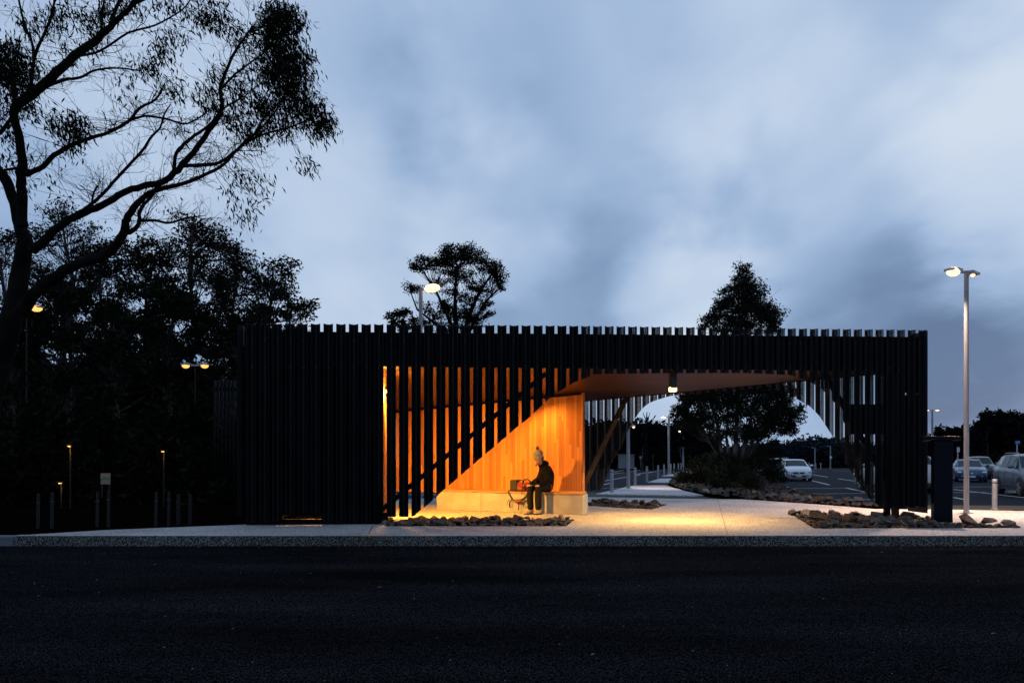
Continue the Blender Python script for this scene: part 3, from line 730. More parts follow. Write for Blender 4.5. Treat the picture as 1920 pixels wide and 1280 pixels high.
tree('multi_stem_gum', 'big cone topped gum tree with pale twisting stems on the planted island', P(1375, 908, Y),
     [[PR(1375, 908, Y, 10), PR(1380, 830, Y, 7), PR(1383, 760, Y, 6), PR(1388, 680, Y, 5), PR(1391, 600, Y, 3), PR(1393, 520, Y, 1.5)],
      [PR(1368, 908, Y, 8), PR(1352, 840, Y, 5), PR(1345, 790, Y, 4), PR(1330, 750, Y, 3), PR(1315, 720, Y, 2)],
      [PR(1372, 900, Y, 7), PR(1340, 845, Y, 3.5), PR(1318, 805, Y, 2.5), PR(1298, 780, Y, 1.8), PR(1280, 765, Y, 1.2)],
      [PR(1380, 900, Y, 8), PR(1398, 830, Y, 5), PR(1408, 780, Y, 4), PR(1425, 730, Y, 3), PR(1440, 700, Y, 2)],
      [PR(1385, 890, Y, 6), PR(1420, 830, Y, 3), PR(1450, 795, Y, 2.2), PR(1480, 770, Y, 1.4)],
      [PR(1372, 905, Y, 6), PR(1362, 820, Y, 4), PR(1366, 750, Y, 3), PR(1360, 690, Y, 2)]],
     [CL(1391, 508, Y, 16, 15, 322), CL(1396, 530, Y, 22, 16, 527), CL(1378, 545, Y, 24, 14, 434), CL(1405, 552, Y, 28, 18, 744), CL(1360, 568, Y, 24, 14, 434),
      CL(1388, 572, Y, 32, 20, 930), CL(1425, 575, Y, 28, 18, 744), CL(1345, 592, Y, 24, 14, 434), CL(1400, 600, Y, 40, 20, 1178), CL(1445, 598, Y, 24, 16, 558), CL(1330, 606, Y, 20, 12, 310),
      CL(1370, 610, Y, 34, 16, 620), CL(1452, 612, Y, 16, 12, 248), CL(1360, 660, Y, 60, 30, 744), CL(1420, 660, Y, 50, 30, 620),
      CL(1345, 755, Y, 40, 20, 900), CL(1395, 765, Y, 44, 20, 900), CL(1440, 760, Y, 36, 18, 800), CL(1318, 790, Y, 28, 14, 500), CL(1380, 800, Y, 36, 16, 500), CL(1455, 800, Y, 26, 14, 500), CL(1285, 792, Y, 18, 12, 350), CL(1345, 815, Y, 28, 14, 400), CL(1420, 815, Y, 30, 14, 400), CL(1300, 745, Y, 26, 16, 800), CL(1282, 770, Y, 20, 14, 600), CL(1330, 735, Y, 36, 18, 1200), CL(1375, 730, Y, 40, 22, 1500), CL(1425, 735, Y, 40, 22, 1600), CL(1465, 740, Y, 30, 20, 1100),
      CL(1485, 775, Y, 20, 18, 800), CL(1455, 775, Y, 26, 16, 800), CL(1475, 805, Y, 18, 12, 500), CL(1430, 790, Y, 30, 16, 600), CL(1300, 795, Y, 18, 10, 250), CL(1405, 815, Y, 26, 16, 500),
      CL(1435, 835, Y, 22, 14, 450), CL(1330, 775, Y, 26, 14, 500), CL(1365, 780, Y, 30, 14, 400), CL(1445, 868, Y, 24, 18, 900), CL(1340, 865, Y, 34, 20, 1200), CL(1390, 870, Y, 34, 20, 1300), CL(1310, 872, Y, 20, 12, 500)],
     leaf=(.17, .065), lm='leaf2', bm_='barkp', seed=13, twigr=.010, sub=10, dens=1.7, thin=.62)
# low plants of the island
def shrub(label, px, py, Y, w_, h_, n, seed, lm='shrub', name='shrub', leaf=(.12, .05), group=None):
    r_ = random.Random(seed); p = P(px, py, Y); t = empty(name, p); tag(t, label, name.replace('_', ' '), group)
    W_, H_ = w_/F*Y, h_/F*Y; b = MB(); s = MB()
    for k in range(14):
        a = r_.uniform(0, 6.28); q = r_.uniform(.2, .8)
        s.tube([(0, 0, 0), (math.cos(a)*q*W_*.4, math.sin(a)*q*W_*.3, H_*.4), (math.cos(a)*q*W_, math.sin(a)*q*W_*.7, H_*r_.uniform(.6, .95))], [.02, .012, .004], 4)
    hubs = [Vector((r_.uniform(-.85, .85)*W_, r_.uniform(-.6, .6)*W_, 0)) for _ in range(9)]
    for h in hubs: h.z = H_*r_.uniform(.2, .75)*(1-.5*abs(h.x/W_)**2)
    for k in range(n):
        h = r_.choice(hubs); c = h+Vector((r_.gauss(0, .24*W_), r_.gauss(0, .2*W_), r_.gauss(0, .22*H_)))
        if c.z < 0: c.z = r_.uniform(0, H_*.3)
        leafquad(b, c, Vector((r_.gauss(0, 1), r_.gauss(0, 1), r_.gauss(.4, .7))), leaf[0]*r_.uniform(.6, 1.4), leaf[1], r_)
    s.build('stem', M['bark'], t); b.build('foliage', M[lm], t); return t
shrub('dark rounded shrub at the left foot of the island gum tree', 1300, 906, 38, 32, 34, 2600, 1)
shrub('olive ground cover clump right behind the island rocks', 1350, 915, 33, 30, 18, 1800, 2, leaf=(.09, .03))
shrub('wide low shrub with rusty leaves in the middle of the island', 1400, 916, 34, 32, 26, 2200, 3, leaf=(.10, .035))
shrub('dark shrub beside the tall stakes nearest the white cars', 1448, 905, 36, 22, 34, 1700, 4, lm='leaf2')
shrub('dark bushy shrub directly under the gum tree stems', 1375, 905, 39, 40, 38, 3200, 5, lm='leaf2')
shrub('small dark shrub near the path at the island tip', 1282, 902, 41, 14, 18, 900, 6)

# ---------------------------------------------------- the wood on the left
def forest_tree(name, label, px, top, Y, wpx, seed, n=9, leaves=620, lm='leaf', group='gum trees of the dark wood on the left', lean=0, basez=.1, lf=(.17, .07)):
    r_ = random.Random(seed); base = P(px, 861, Y); base.z = basez
    zt = P(px, top, Y).z; Ht = zt-basez; Wd = wpx/F*Y/2
    tr = [[(Vector((base.x, base.y, basez)), .011*Ht+.05)]]
    x = base.x; 
    for t in (.2, .4, .55, .7, .82, .93):
        tr[0].append((Vector((base.x+lean*t*Ht+r_.gauss(0, .012)*Ht, Y+r_.gauss(0, .02)*Ht, basez+t*Ht)), (.011*Ht+.05)*(1-t*.85)))
    cl = []
    n = int(n*1.35)
    for k in range(n):
        t = k/(n-1) if n > 1 else 1
        z = basez+Ht*(.42+.52*t**.8); sp = Wd*(1.0 if t < .7 else max(.3, 1.0-(t-.7)*2.2))
        a = k*2.4+r_.uniform(-.4, .4)
        rr_ = Wd*r_.uniform(.32, .47)*(1.05 if t > .5 else .9)
        cl.append((Vector((base.x+lean*Ht*.8+math.cos(a)*sp*.68, Y+math.sin(a)*sp*.6, z-rr_*.3)), (rr_, rr_*.9, rr_*.62), leaves))
    return tree(name, label, base, tr, cl, leaf=lf, group=group, lm=lm, seed=seed, sub=6, twigr=.014, dens=.52 if top < 485 else .72, bm_='barkp')
forest_tree('gum_tree', 'tallest gum of the far row with a wide dome crown left of the shelter', 360, 385, 32, 215, 21, 13, 900)
forest_tree('gum_tree', 'flat topped gum nearest the left end of the shelter roof', 508, 468, 30, 165, 22, 11, 700)
forest_tree('gum_tree', 'gum between the dome crowned one and the shelter end', 440, 425, 35, 150, 23, 10, 700)
forest_tree('gum_tree', 'dark gum under the lowest heavy limb of the near tree', 262, 432, 31, 150, 24, 12, 800)
forest_tree('gum_tree', 'light crowned gum behind the trunk of the near tree', 118, 358, 37, 190, 25, 12, 560)
forest_tree('gum_tree', 'gum at the left edge of the wood behind the near trunk', 10, 400, 38, 190, 26, 11, 700)
forest_tree('gum_tree', 'slender gum standing between the two lit lamp heads of the wood', 188, 425, 33, 130, 27, 11, 700)
forest_tree('gum_tree', 'narrow gum sinking down towards the fin tops', 545, 548, 34, 70, 28, 7, 420)
forest_tree('gum_tree', 'bushy gum low in the wood above the double lamp', 320, 520, 27, 160, 29, 10, 850)
forest_tree('gum_tree', 'bushy gum low in the wood right of the near trunk', 130, 500, 26, 170, 30, 10, 850)
forest_tree('gum_tree', 'low gum beside the shelter end wall', 440, 575, 26, 120, 31, 9, 800)
forest_tree('gum_tree', 'low gum filling the left corner of the wood', 25, 560, 27, 150, 32, 9, 800)
forest_tree('gum_tree', 'low gum in the darkest middle part of the wood', 225, 580, 25, 150, 33, 9, 800)
sh_l = [(30, 990, 21, 90, 170, 'round dark bush at the left edge of the picture'), (120, 985, 22, 90, 220, 'tall dark bush behind the first stakes'), (235, 975, 24, 80, 150, 'dark bush left of the small bright opening in the wood'),
        (330, 985, 22, 90, 230, 'tall dark bush under the double lamp'), (425, 975, 23, 70, 240, 'tall dark bush against the shelter end'), (180, 960, 29, 90, 260, 'deep set bush behind the stakes'), (290, 960, 30, 100, 270, 'deep set bush in the middle of the wood'),
        (60, 960, 30, 120, 300, 'deep set bush behind the near trunk'), (400, 950, 31, 100, 260, 'deep set bush near the far slatted screen')]
for i, (px, py, Y, w_, h_, lb_) in enumerate(sh_l):
    shrub(lb_, px, py, Y, w_, h_, 6500, 50+i, lm='leaf', name='bush', leaf=(.26, .11), group='bushes of the wood on the left')
# wood beyond, which reads as one mass
def woodland(name, label, prof, Y, dY, n, size, m, seed, dens=.5):
    """prof: (px, top py) pairs; leafy clumps heaped up to that height"""
    r_ = random.Random(seed); b = MB(); x0, x1 = prof[0][0], prof[-1][0]
    for i in range(n):
        px = r_.uniform(x0, x1); y = Y+r_.uniform(0, dY); zt = P(px, interp(prof, px), Y).z
        zt *= 1+.10*math.sin(px*.11+y)*math.sin(px*.043)+r_.gauss(0, .035)
        q = r_.random(); z = LZ+(zt-LZ)*(q**.55)
        c = Vector(((px-960)/F*y, y, z)); s = size*r_.uniform(.5, 1.3)
        for k in range(5):
            d = Vector((r_.gauss(0, 1), r_.gauss(0, 1), r_.gauss(0, 1)))
            leafquad(b, c+Vector((r_.gauss(0, s*.8), r_.gauss(0, s*.8), r_.gauss(0, s*.5))), d, s, s*.42, r_)
    # dim inner mass of the wood, rough ridge following the same height
    vs = []; nx = 90
    for j, (yy, f_) in enumerate(((Y+dY*.35, 0), (Y+dY*.5, .55), (Y+dY*.75, .88), (Y+dY, .55))):
        for i in range(nx+1):
            px = x0+(x1-x0)*i/nx; zt = P(px, interp(prof, px), Y).z
            vs.append(((px-960)/F*yy, yy+r_.gauss(0, dY*.04), LZ+(zt-LZ)*f_*(.92+r_.gauss(0, .05))))
    b.add(vs, [(j*(nx+1)+i, j*(nx+1)+i+1, (j+1)*(nx+1)+i+1, (j+1)*(nx+1)+i) for j in range(3) for i in range(nx)])
    o = b.build(name, M[m]); tag(o, label, 'woodland', kind='stuff'); return o
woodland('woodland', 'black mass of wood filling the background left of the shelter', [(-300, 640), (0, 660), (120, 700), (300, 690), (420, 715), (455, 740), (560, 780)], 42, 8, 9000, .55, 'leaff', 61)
woodland('woodland', 'distant haze-tinted wood beyond the far edge of the car park', [(1260, 858), (1330, 850), (1440, 836), (1465, 838), (1500, 832), (1530, 826), (1560, 828), (1590, 836), (1640, 842), (1760, 836), (1800, 838)], 165, 30, 12000, 1.0, 'leaf_haze', 62)
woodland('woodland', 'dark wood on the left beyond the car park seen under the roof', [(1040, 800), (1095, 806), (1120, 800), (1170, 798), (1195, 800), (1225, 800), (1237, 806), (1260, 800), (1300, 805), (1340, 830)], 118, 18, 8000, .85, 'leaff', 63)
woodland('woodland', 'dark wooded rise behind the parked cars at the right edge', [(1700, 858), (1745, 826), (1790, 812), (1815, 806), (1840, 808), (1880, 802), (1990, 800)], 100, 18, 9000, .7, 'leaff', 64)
fr_ = [(1775, 800, 92, 46, 'pointed little tree left of the lamp post at the right'), (1812, 803, 88, 40, 'low tree behind the right lamp post'), (1851, 768, 90, 44, 'round headed tree first on the rise'), (1893, 763, 90, 62, 'broadest round tree on the rise at the right'), (1925, 772, 86, 54, 'round tree cut by the right picture edge'), (1872, 782, 92, 40, 'low round tree between two taller ones on the rise')]
for i, (px, tp, Y, w_, lb_) in enumerate(fr_):
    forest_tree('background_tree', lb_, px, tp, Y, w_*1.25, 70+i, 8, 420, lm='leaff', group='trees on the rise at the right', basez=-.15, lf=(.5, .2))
for i, (px, tp, Y, w_, lb_) in enumerate([(1205, 789, 112, 34, 'round dark tree under the roof beside the dead tree'), (1225, 792, 114, 30, 'dark tree right of the dead tree'), (1278, 788, 104, 40, 'dark tree right behind the tall single lamp'), (1130, 788, 110, 44, 'dark tree seen through the rear fins')]):
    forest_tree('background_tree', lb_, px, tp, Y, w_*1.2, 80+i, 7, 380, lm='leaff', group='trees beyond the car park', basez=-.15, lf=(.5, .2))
# bare dead tree
r_ = random.Random(5); b = MB(); Y = 108; t = empty('dead_tree', P(1212, 880, Y)); tag(t, 'leafless dead tree poking above the dark wood under the roof', 'dead tree')
o0 = P(1212, 880, Y)
b.tube([P(1212, 880, Y)-o0, P(1211, 820, Y)-o0, P(1212, 790, Y)-o0, P(1213, 772, Y)-o0], [.25, .18, .12, .05], 6)
for a_ in (((1212, 792), (1204, 784), (1196, 782)), ((1212, 786), (1218, 778), (1217, 772)), ((1212, 795), (1222, 786), (1232, 790)), ((1212, 788), (1206, 776), (1206, 772)), ((1212, 800), (1226, 792), (1236, 799)), ((1212, 798), (1200, 790), (1190, 786))):
    b.tube([P(x, y, Y)-o0 for x, y in a_], [.09, .06, .03], 4)
b.build('trunk', M['bark'], t)

# ---------------------------------------------------- the big near gum, its limbs followed one by one
Yt = 15.6
def BR(pts, y0=0, y1=0):
    n = len(pts)-1
    return [(P(x, y, Yt+y0+(y1-y0)*i/n), .86*r/F*Yt) for i, (x, y, r) in enumerate(pts)]
TR = [
 BR([(-60, 1010, 40), (-48, 900, 36), (-28, 760, 31), (8, 645, 25), (33, 550, 21), (45, 465, 17), (38, 425, 14), (27, 380, 12), (10, 340, 12), (-15, 300, 10), (-45, 240, 8)], 0, .8),
 BR([(42, 425, 12), (41, 350, 10), (42, 300, 9.5), (33, 245, 9), (28, 205, 9), (60, 178, 10), (95, 147, 10), (140, 105, 9), (185, 72, 8), (215, 42, 6), (248, 8, 5), (262, -30, 4)], 0, -.8),
 BR([(185, 72, 6), (205, 50, 4.5), (216, 20, 4), (235, -25, 3)], -.5, .6),
 BR([(190, 60, 3), (192, 30, 2.5), (198, -20, 2)], -.5, .3),
 BR([(28, 205, 6), (26, 150, 4), (10, 100, 3), (-15, 70, 2)], -.3, .8),
 BR([(62, 178, 5), (88, 162, 4), (120, 150, 3.5), (150, 146, 3), (178, 132, 2.5), (220, 128, 2), (262, 133, 1.6)], -.3, 1),
 BR([(64, 112, 3.4), (60, 80, 3), (48, 52, 2.8), (36, 5, 2.3), (34, -20, 2)], -.1, .3),
 BR([(58, 165, 4), (64, 110, 3.4), (80, 70, 3), (96, 32, 2.6), (104, -10, 2)], -.2, -.6),
 BR([(48, 328, 6), (80, 312, 5.5), (110, 285, 5), (160, 262, 4), (205, 248, 3.5), (240, 228, 3), (262, 203, 2.8), (290, 188, 2.2), (306, 165, 1.6)], 0, -1.2),
 BR([(240, 228, 2.6), (270, 218, 2.4), (310, 223, 2.1), (345, 232, 2), (372, 222, 1.6), (402, 198, 1.1)], -.9, -.5),
 BR([(60, 470, 11), (85, 450, 10), (110, 425, 9), (150, 402, 8), (190, 385, 7.5), (230, 362, 7), (265, 350, 6.6), (300, 343, 6.6), (326, 325, 6.6), (350, 300, 6), (375, 270, 5.5), (395, 240, 5), (412, 215, 4.5), (416, 190, 4), (413, 165, 3.5), (425, 130, 3), (445, 90, 2.5), (470, 55, 1.6)], 0, -1.6),
 BR([(325, 325, 4), (330, 290, 3.6), (345, 270, 3.4), (372, 250, 3), (395, 232, 2.6), (418, 205, 2), (450, 185, 1.4)], -1, -.6),
 BR([(145, 400, 4), (168, 385, 3.6), (195, 362, 3.3), (230, 322, 3.2), (265, 285, 3), (285, 255, 2.6), (300, 240, 2.3), (308, 215, 1.7), (320, 195, 1.2)], -.4, .5),
 BR([(172, 384, 2.4), (175, 365, 2.2), (183, 348, 1.6)], -.5, -.3),
 BR([(345, 311, 4.2), (378, 309, 3.6), (410, 305, 3.1), (440, 285, 2.6), (465, 265, 2.4), (500, 250, 2), (540, 240, 1.6), (575, 225, 1.1)], -1.1, -2),
 BR([(38, 590, 16), (70, 545, 13), (110, 515, 12), (150, 492, 11), (195, 480, 10.5), (216, 460, 9.5), (233, 435, 8.5), (238, 410, 7.5), (255, 385, 6.5), (275, 366, 5.6), (300, 355, 5), (340, 345, 4), (380, 330, 3.4), (420, 308, 3), (450, 275, 2.5), (490, 240, 2), (522, 200, 1.6), (545, 150, 1.1)], 0, -2.2),
 BR([(233, 438, 5.5), (254, 429, 4.6), (262, 412, 4), (262, 395, 3.4), (280, 372, 3), (300, 350, 2.4)], -.7, -1.3),
 BR([(263, 414, 3), (290, 413, 2.8), (318, 418, 2.4), (348, 409, 2), (378, 405, 1.2)], -.8, -.2),
 BR([(413, 168, 2.6), (440, 140, 2.2), (480, 110, 1.8), (520, 80, 1.2)], -1.4, -2.2),
 BR([(470, 262, 2), (500, 215, 1.8), (540, 180, 1.5), (575, 170, 1)], -1.5, -1),
 BR([(248, 8, 3.4), (290, -10, 2.8), (330, -30, 2)], -.7, -1.6),
 BR([(140, 107, 3), (190, 95, 2.6), (240, 62, 2.4), (290, 48, 2), (340, 20, 1.6), (360, -5, 1.2)], -.3, -1.2),
 BR([(0, 250, 5), (14, 232, 4), (30, 205, 4)], .6, 0),
 BR([(50, 318, 4), (25, 316, 3), (-10, 325, 2.5)], .1, .8),
]
DEN = [(532, 62, 46, 56, 950), (522, 25, 36, 26, 380), (548, 130, 40, 48, 800), (565, 185, 34, 36, 430), (592, 222, 32, 22, 260), (500, 105, 44, 50, 560), (476, 175, 50, 46, 480), (455, 235, 44, 36, 260), (520, 222, 46, 28, 330),
       (614, 242, 12, 18, 120), (425, 55, 30, 40, 170), (395, 20, 44, 22, 170), (300, 88, 26, 24, 130), (270, 132, 28, 22, 110), (350, 172, 40, 26, 110), (400, 188, 26, 26, 110), (440, 340, 34, 26, 90), (458, 395, 24, 18, 60),
       (574, 304, 14, 9, 45), (492, 335, 10, 9, 22), (482, 370, 8, 10, 18), (8, 110, 44, 46, 900), (28, 150, 34, 36, 420), (122, 235, 36, 32, 330), (140, 270, 22, 22, 110), (70, 40, 40, 40, 130), (120, 15, 50, 24, 140), (190, 20, 60, 24, 160), (150, 85, 46, 34, 130),
       (255, 10, 60, 20, 130), (345, 5, 46, 14, 110), (0, 245, 26, 26, 110), (325, 60, 22, 16, 60), (235, 160, 20, 26, 40), (210, 215, 10, 16, 16), (640 - 230, 130, 20, 20, 60), (25, 200, 40, 26, 200), (60, 345, 34, 20, 40), (20, 290, 26, 18, 60), (345, 235, 40, 16, 30), (105, 330, 8, 8, 8), (85, 130, 50, 30, 60)]
t = empty('near_gum_tree', P(-60, 1010, Yt)); B0 = Vector(t.location)
tag(t, 'large windblown gum tree leaning in from the left with bare twisting limbs', 'tree')
r_ = random.Random(77); tb = MB(); lb = MB(); nd = []
for pl in TR:
    # smooth each traced limb
    pts = []; rs = []
    for i in range(len(pl)-1):
        p0 = pl[max(i-1, 0)][0]; p1 = pl[i][0]; p2 = pl[i+1][0]; p3 = pl[min(i+2, len(pl)-1)][0]
        for k in range(4):
            s = k/4
            pts.append(.5*((2*p1)+(p2-p0)*s+(2*p0-5*p1+4*p2-p3)*s*s+(3*p1-p0-3*p2+p3)*s**3)); rs.append(pl[i][1]*(1-s)+pl[i+1][1]*s)
    pts.append(pl[-1][0]); rs.append(pl[-1][1])
    pts = [p+Vector((r_.gauss(0, 1), r_.gauss(0, 1), r_.gauss(0, 1)))*min(q*.12, .01) for p, q in zip(pts, rs)]
    tb.tube(pts, rs, 8 if rs[0] > .03 else 6, caps=False)
    nd += [(p, q, (pts[min(i+1, len(pts)-1)]-pts[max(i-1, 0)]).normalized()) for i, (p, q) in enumerate(zip(pts, rs)) if q < .055]
def twig(p, d, L_, r, lev):
    n = 5; pts = [p]; dd = d.copy()
    for i in range(n):
        dd = (dd+Vector((r_.gauss(0, .30), r_.gauss(0, .30), r_.gauss(0, .30)+.04))).normalized(); pts.append(pts[-1]+dd*L_/n)
    tb.tube(pts, [max(.0022, r*(1-.75*i/n)) for i in range(n+1)], 4 if lev == 0 else 3, caps=False)
    if lev < 2:
        for k in range(2 if lev else 3):
            i = r_.randrange(1, n); q = (dd+Vector((r_.gauss(0, .8), r_.gauss(0, .8), r_.gauss(0, .8)))).normalized()
            twig(pts[i], q, L_*r_.uniform(.45, .75), r*.55, lev+1)
    return pts
for k in range(460):                                        # bare twigs all along the thin limbs
    p, q, d = r_.choice(nd)
    if (p.x*F/p.y+960) < 20: continue
    s = d.cross(Vector((r_.gauss(0, .3), 1, r_.gauss(0, .3)))).normalized()*(1 if r_.random() < .55 else -1)
    twig(p, (d*.9+s*r_.uniform(.4, 1.1)).normalized(), r_.uniform(.25, .75), min(q*.4, .008), 0 if r_.random() < .6 else 1)
for (cx, cy, rx, ry, n) in DEN:
    ns = max(3, n//28)
    for s in range(ns):
        a = r_.uniform(0, 6.28); q = math.sqrt(r_.random())
        c = P(cx+math.cos(a)*q*rx*.9, cy+math.sin(a)*q*ry*.9, Yt-1.2+r_.gauss(0, .5))
        p, rr_, d = min(r_.sample(nd, min(140, len(nd))), key=lambda nn: (nn[0]-c).length)
        if (p-c).length > .15: limb(tb, p, c, min(.007, rr_*.6), .0026, r_, .12, 6, 3)
        for k in range(3):
            e_ = c+Vector((r_.gauss(0, .12), r_.gauss(0, .12), r_.gauss(0, .10))); limb(tb, c, e_, .003, .0018, r_, .1, 2, 3)
        for k in range(int(n*1.65/ns)):
            g_ = Vector((r_.gauss(0, .11), r_.gauss(0, .11), r_.gauss(-.03, .11)))
            leafquad(lb, c+g_, Vector((r_.gauss(.25, .45), r_.gauss(0, .45), r_.gauss(-1, .5))), r_.uniform(.09, .16), r_.uniform(.020, .034), r_)
tb.v = [tuple(Vector(v)-B0) for v in tb.v]; lb.v = [tuple(Vector(v)-B0) for v in lb.v]
tb.build('trunk', M['bark'], t, smooth=True); lb.build('crown', M['leaf'], t)
# ------------------------------------------------------------- street lamps
def street_lamp(label, px, top, basep, Y, heads, rpx, warm=(1, .78, .5), power=0, glow='glow', z0=None, group=None, pm='pole', headlen=None):
    bp = P(px, basep, Y)
    if z0 is not None: bp.z = z0
    t = empty('street_lamp', bp); tag(t, label, 'street lamp', group)
    zt = P(px, top, Y).z-bp.z; r = rpx/F*Y
    b = MB(); b.tube([(0, 0, 0), (0, 0, zt)], [r, r*.86], 14); b.build('pole', M[pm], t, smooth=False)
    b = MB(); b.tube([(0, 0, 0), (0, 0, .02)], [r*2.5, r*2.5], 8); b.tube([(0, 0, .02), (0, 0, .05)], [r*1.3, r*1.2], 12); b.build('base_plate', M['galv'], t)
    hl = headlen or .42
    for dx, dy, lit in heads:
        d = Vector((dx, dy, 0)).normalized()
        b = MB(); b.bar(Vector((0, 0, zt-.03)), d*(r+.14)+Vector((0, 0, zt-.02)), .05, .05); b.build('arm', M['galv'], t)
        c0 = d*(r+.12)
        b = MB(); m_ = Matrix.Rotation(math.atan2(d.y, d.x), 3, 'Z')
        b.box(c0+d*hl/2+Vector((0, 0, zt+.0)), (hl, .20, .055), mt=m_); b.box(c0+d*hl*.4+Vector((0, 0, zt+.036)), (hl*.6, .13, .03), mt=m_)
        h = b.build('lamp_head', M['galv'], t, bevel=.012)
        if lit:
            b = MB(); b.ball(c0+d*hl*.52+Vector((0, 0, zt-.035)), (hl*.46*lit, .12*lit, .10*lit), 12, 6, mt=m_); b.build('lens', M[glow], h, smooth=True)  # lens oversized, so that its shape takes in the lamp's bloom
            if power:
                wp = bp+c0+d*hl*.7+Vector((0, 0, zt-.12))
                lamp('SPOT', wp, power, warm, .08, target=(wp.x+d.x*2.6, wp.y+d.y*2.6, 0), spot=130, blend=.9)
    return t
street_lamp('tall lit lamp post on the pavement at the right beside the navy pillar', 1812, 508, 961, 17.1-.1, [(-1, -.25, 1), (.6, .5, .4)], 4.7, power=2900, z0=.15, warm=(1, .66, .46), headlen=.32)
street_lamp('glowing lamp on a pale pole standing behind the left half of the shelter', 789, 541, 930, 26, [(.85, -.5, 1.35)], 4.2, power=160, glow='glow', z0=-.1, headlen=.5)
street_lamp('slim pole seen through the rear fins left of the path', 1178, 798, 915.5, 1493*1.4/54.5, [(1, .3, .8)], 3.4, z0=-.1, headlen=.14, power=420, warm=(1, .78, .66))
lp = 'lamps along the path beyond the shelter'
street_lamp('tall single headed lamp nearest on the path under the roof', 1254, 781, 889.5, 77, [(-1, .1, .9)], 2.1, glow='glowd', headlen=.55, power=700, warm=(1, .8, .7), group=lp)
street_lamp('double headed lamp further along the path', 1281, 807.5, 881.5, 104, [(-1, 0, .8), (1, 0, 0)], 1.7, glow='glowd', headlen=.5, group=lp)
street_lamp('distant lamp seen left of the island tree stems', 1318, 824, 875, 150, [(-1, 0, 0), (1, 0, 0)], 1.1, headlen=.8, group=lp)
street_lamp('most distant lamp seen beside the island tree stems', 1326, 832, 873, 175, [(-1, 0, .8)], 1.1, glow='glowd', headlen=.8, group=lp)
lq = 'lamps of the far car park'
street_lamp('double headed lit lamp rising between shelter and navy pillar', 1748, 768, 882, 88, [(-1, 0, .8), (1, 0, .9)], 2.0, glow='glow', headlen=.6, group=lq)
street_lamp('left one of two unlit far lamp posts behind the white car', 1528, 839, 879, 118, [(-1, 0, 0)], 1.2, headlen=.3, group=lq)
o = street_lamp('far lamp post with a small notice box on it', 1557, 836, 878, 122, [(-1, 0, 0)], 1.2, headlen=.3, group=lq)
b = MB(); b.box((0, -.16, 1.7), (.34, .06, .36)); b.build('notice_box', M['signw'], o)
lw = 'amber lamps glowing inside the wood on the left'
street_lamp('amber lamp glowing high in the wood right of the near trunk', 50, 577, 900, 24.5, [(1, -.2, 1)], 1.5, warm=AMB, power=14, glow='glowa', headlen=.42, z0=.1, pm='polew', group=lw)
street_lamp('amber double headed lamp glowing among the trees near the shelter end', 366, 683, 900, 25.2, [(-1, 0, .9), (1, 0, .9)], 1.4, warm=AMB, power=14, glow='glowa', headlen=.30, z0=.1, pm='polew', group=lw)
# small low amber uplight and bright opening in the wood
# ------------------------------------------------------------- bollards
bd_ = [(1147, 884, 923.5), (1191, 879.5, 910), (1213, 877, 903), (1234, 874.5, 896), (1245, 872, 891), (1257.5, 871.5, 888), (1264, 870.5, 886), (1272, 870, 884), (1277, 869.5, 882.5)]
first = None
names = ['nearest', 'second', 'third', 'fourth', 'fifth', 'sixth', 'seventh', 'eighth', 'farthest']
def bollard(p, h, r, m='galv'):
    t = empty('bollard', p); b = MB(); b.tube([(0, 0, 0), (0, 0, h-.02), (0, 0, h)], [r, r, r*.85], 16); b.build('post', M[m], t)
    b = MB(); b.tube([(0, 0, h-.10), (0, 0, h-.075)], [r*1.03, r*1.03], 16); b.build('band', M['black'], t)
    b = MB(); b.tube([(0, 0, 0), (0, 0, .02)], [r*1.5, r*1.5], 16); b.build('base_collar', M['galv'], t); return t
for i, (px, tp, bp) in enumerate(bd_):
    p = G(px, bp, -.12); h = .95
    if i == 0: first = bollard(p, .98, .075); o = first
    else: o = dup(first, p)
    tag(o, ('nearest grey steel bollard of the row along the gravel path', 'second nearest steel bollard of the row, just right of the slim pole', 'third nearest steel bollard of the row, before the second path slab', 'fourth nearest steel bollard in the path row', 'fifth nearest steel bollard in the path row, left of the tall lamp', 'steel bollard just right of the tall single lamp', 'steel bollard midway between the two path lamps', 'steel bollard left of the double headed lamp', 'farthest steel bollard at the double headed lamp foot')[i], 'bollard', 'bollards along the path')
tag(bollard(G(1865, 954.5, .10), .73, .058), 'thick steel bollard lit warm beside the silver car at the right', 'bollard')
for px, tp, bp, lb_ in ((1517, 867, 879, 'far bollard left of the first far lamp post'), (1539, 867, 879.5, 'far bollard between the two far lamp posts'), (1529.5, 867.5, 880, 'far bollard at the foot of the first far lamp post'), (1503, 866, 878, 'far bollard just behind the white car')):
    p = P(px, bp, 112); o = dup(first, p, sc=(1.0, 1.0, .95)); tag(o, lb_, 'bollard', 'bollards at the far edge')
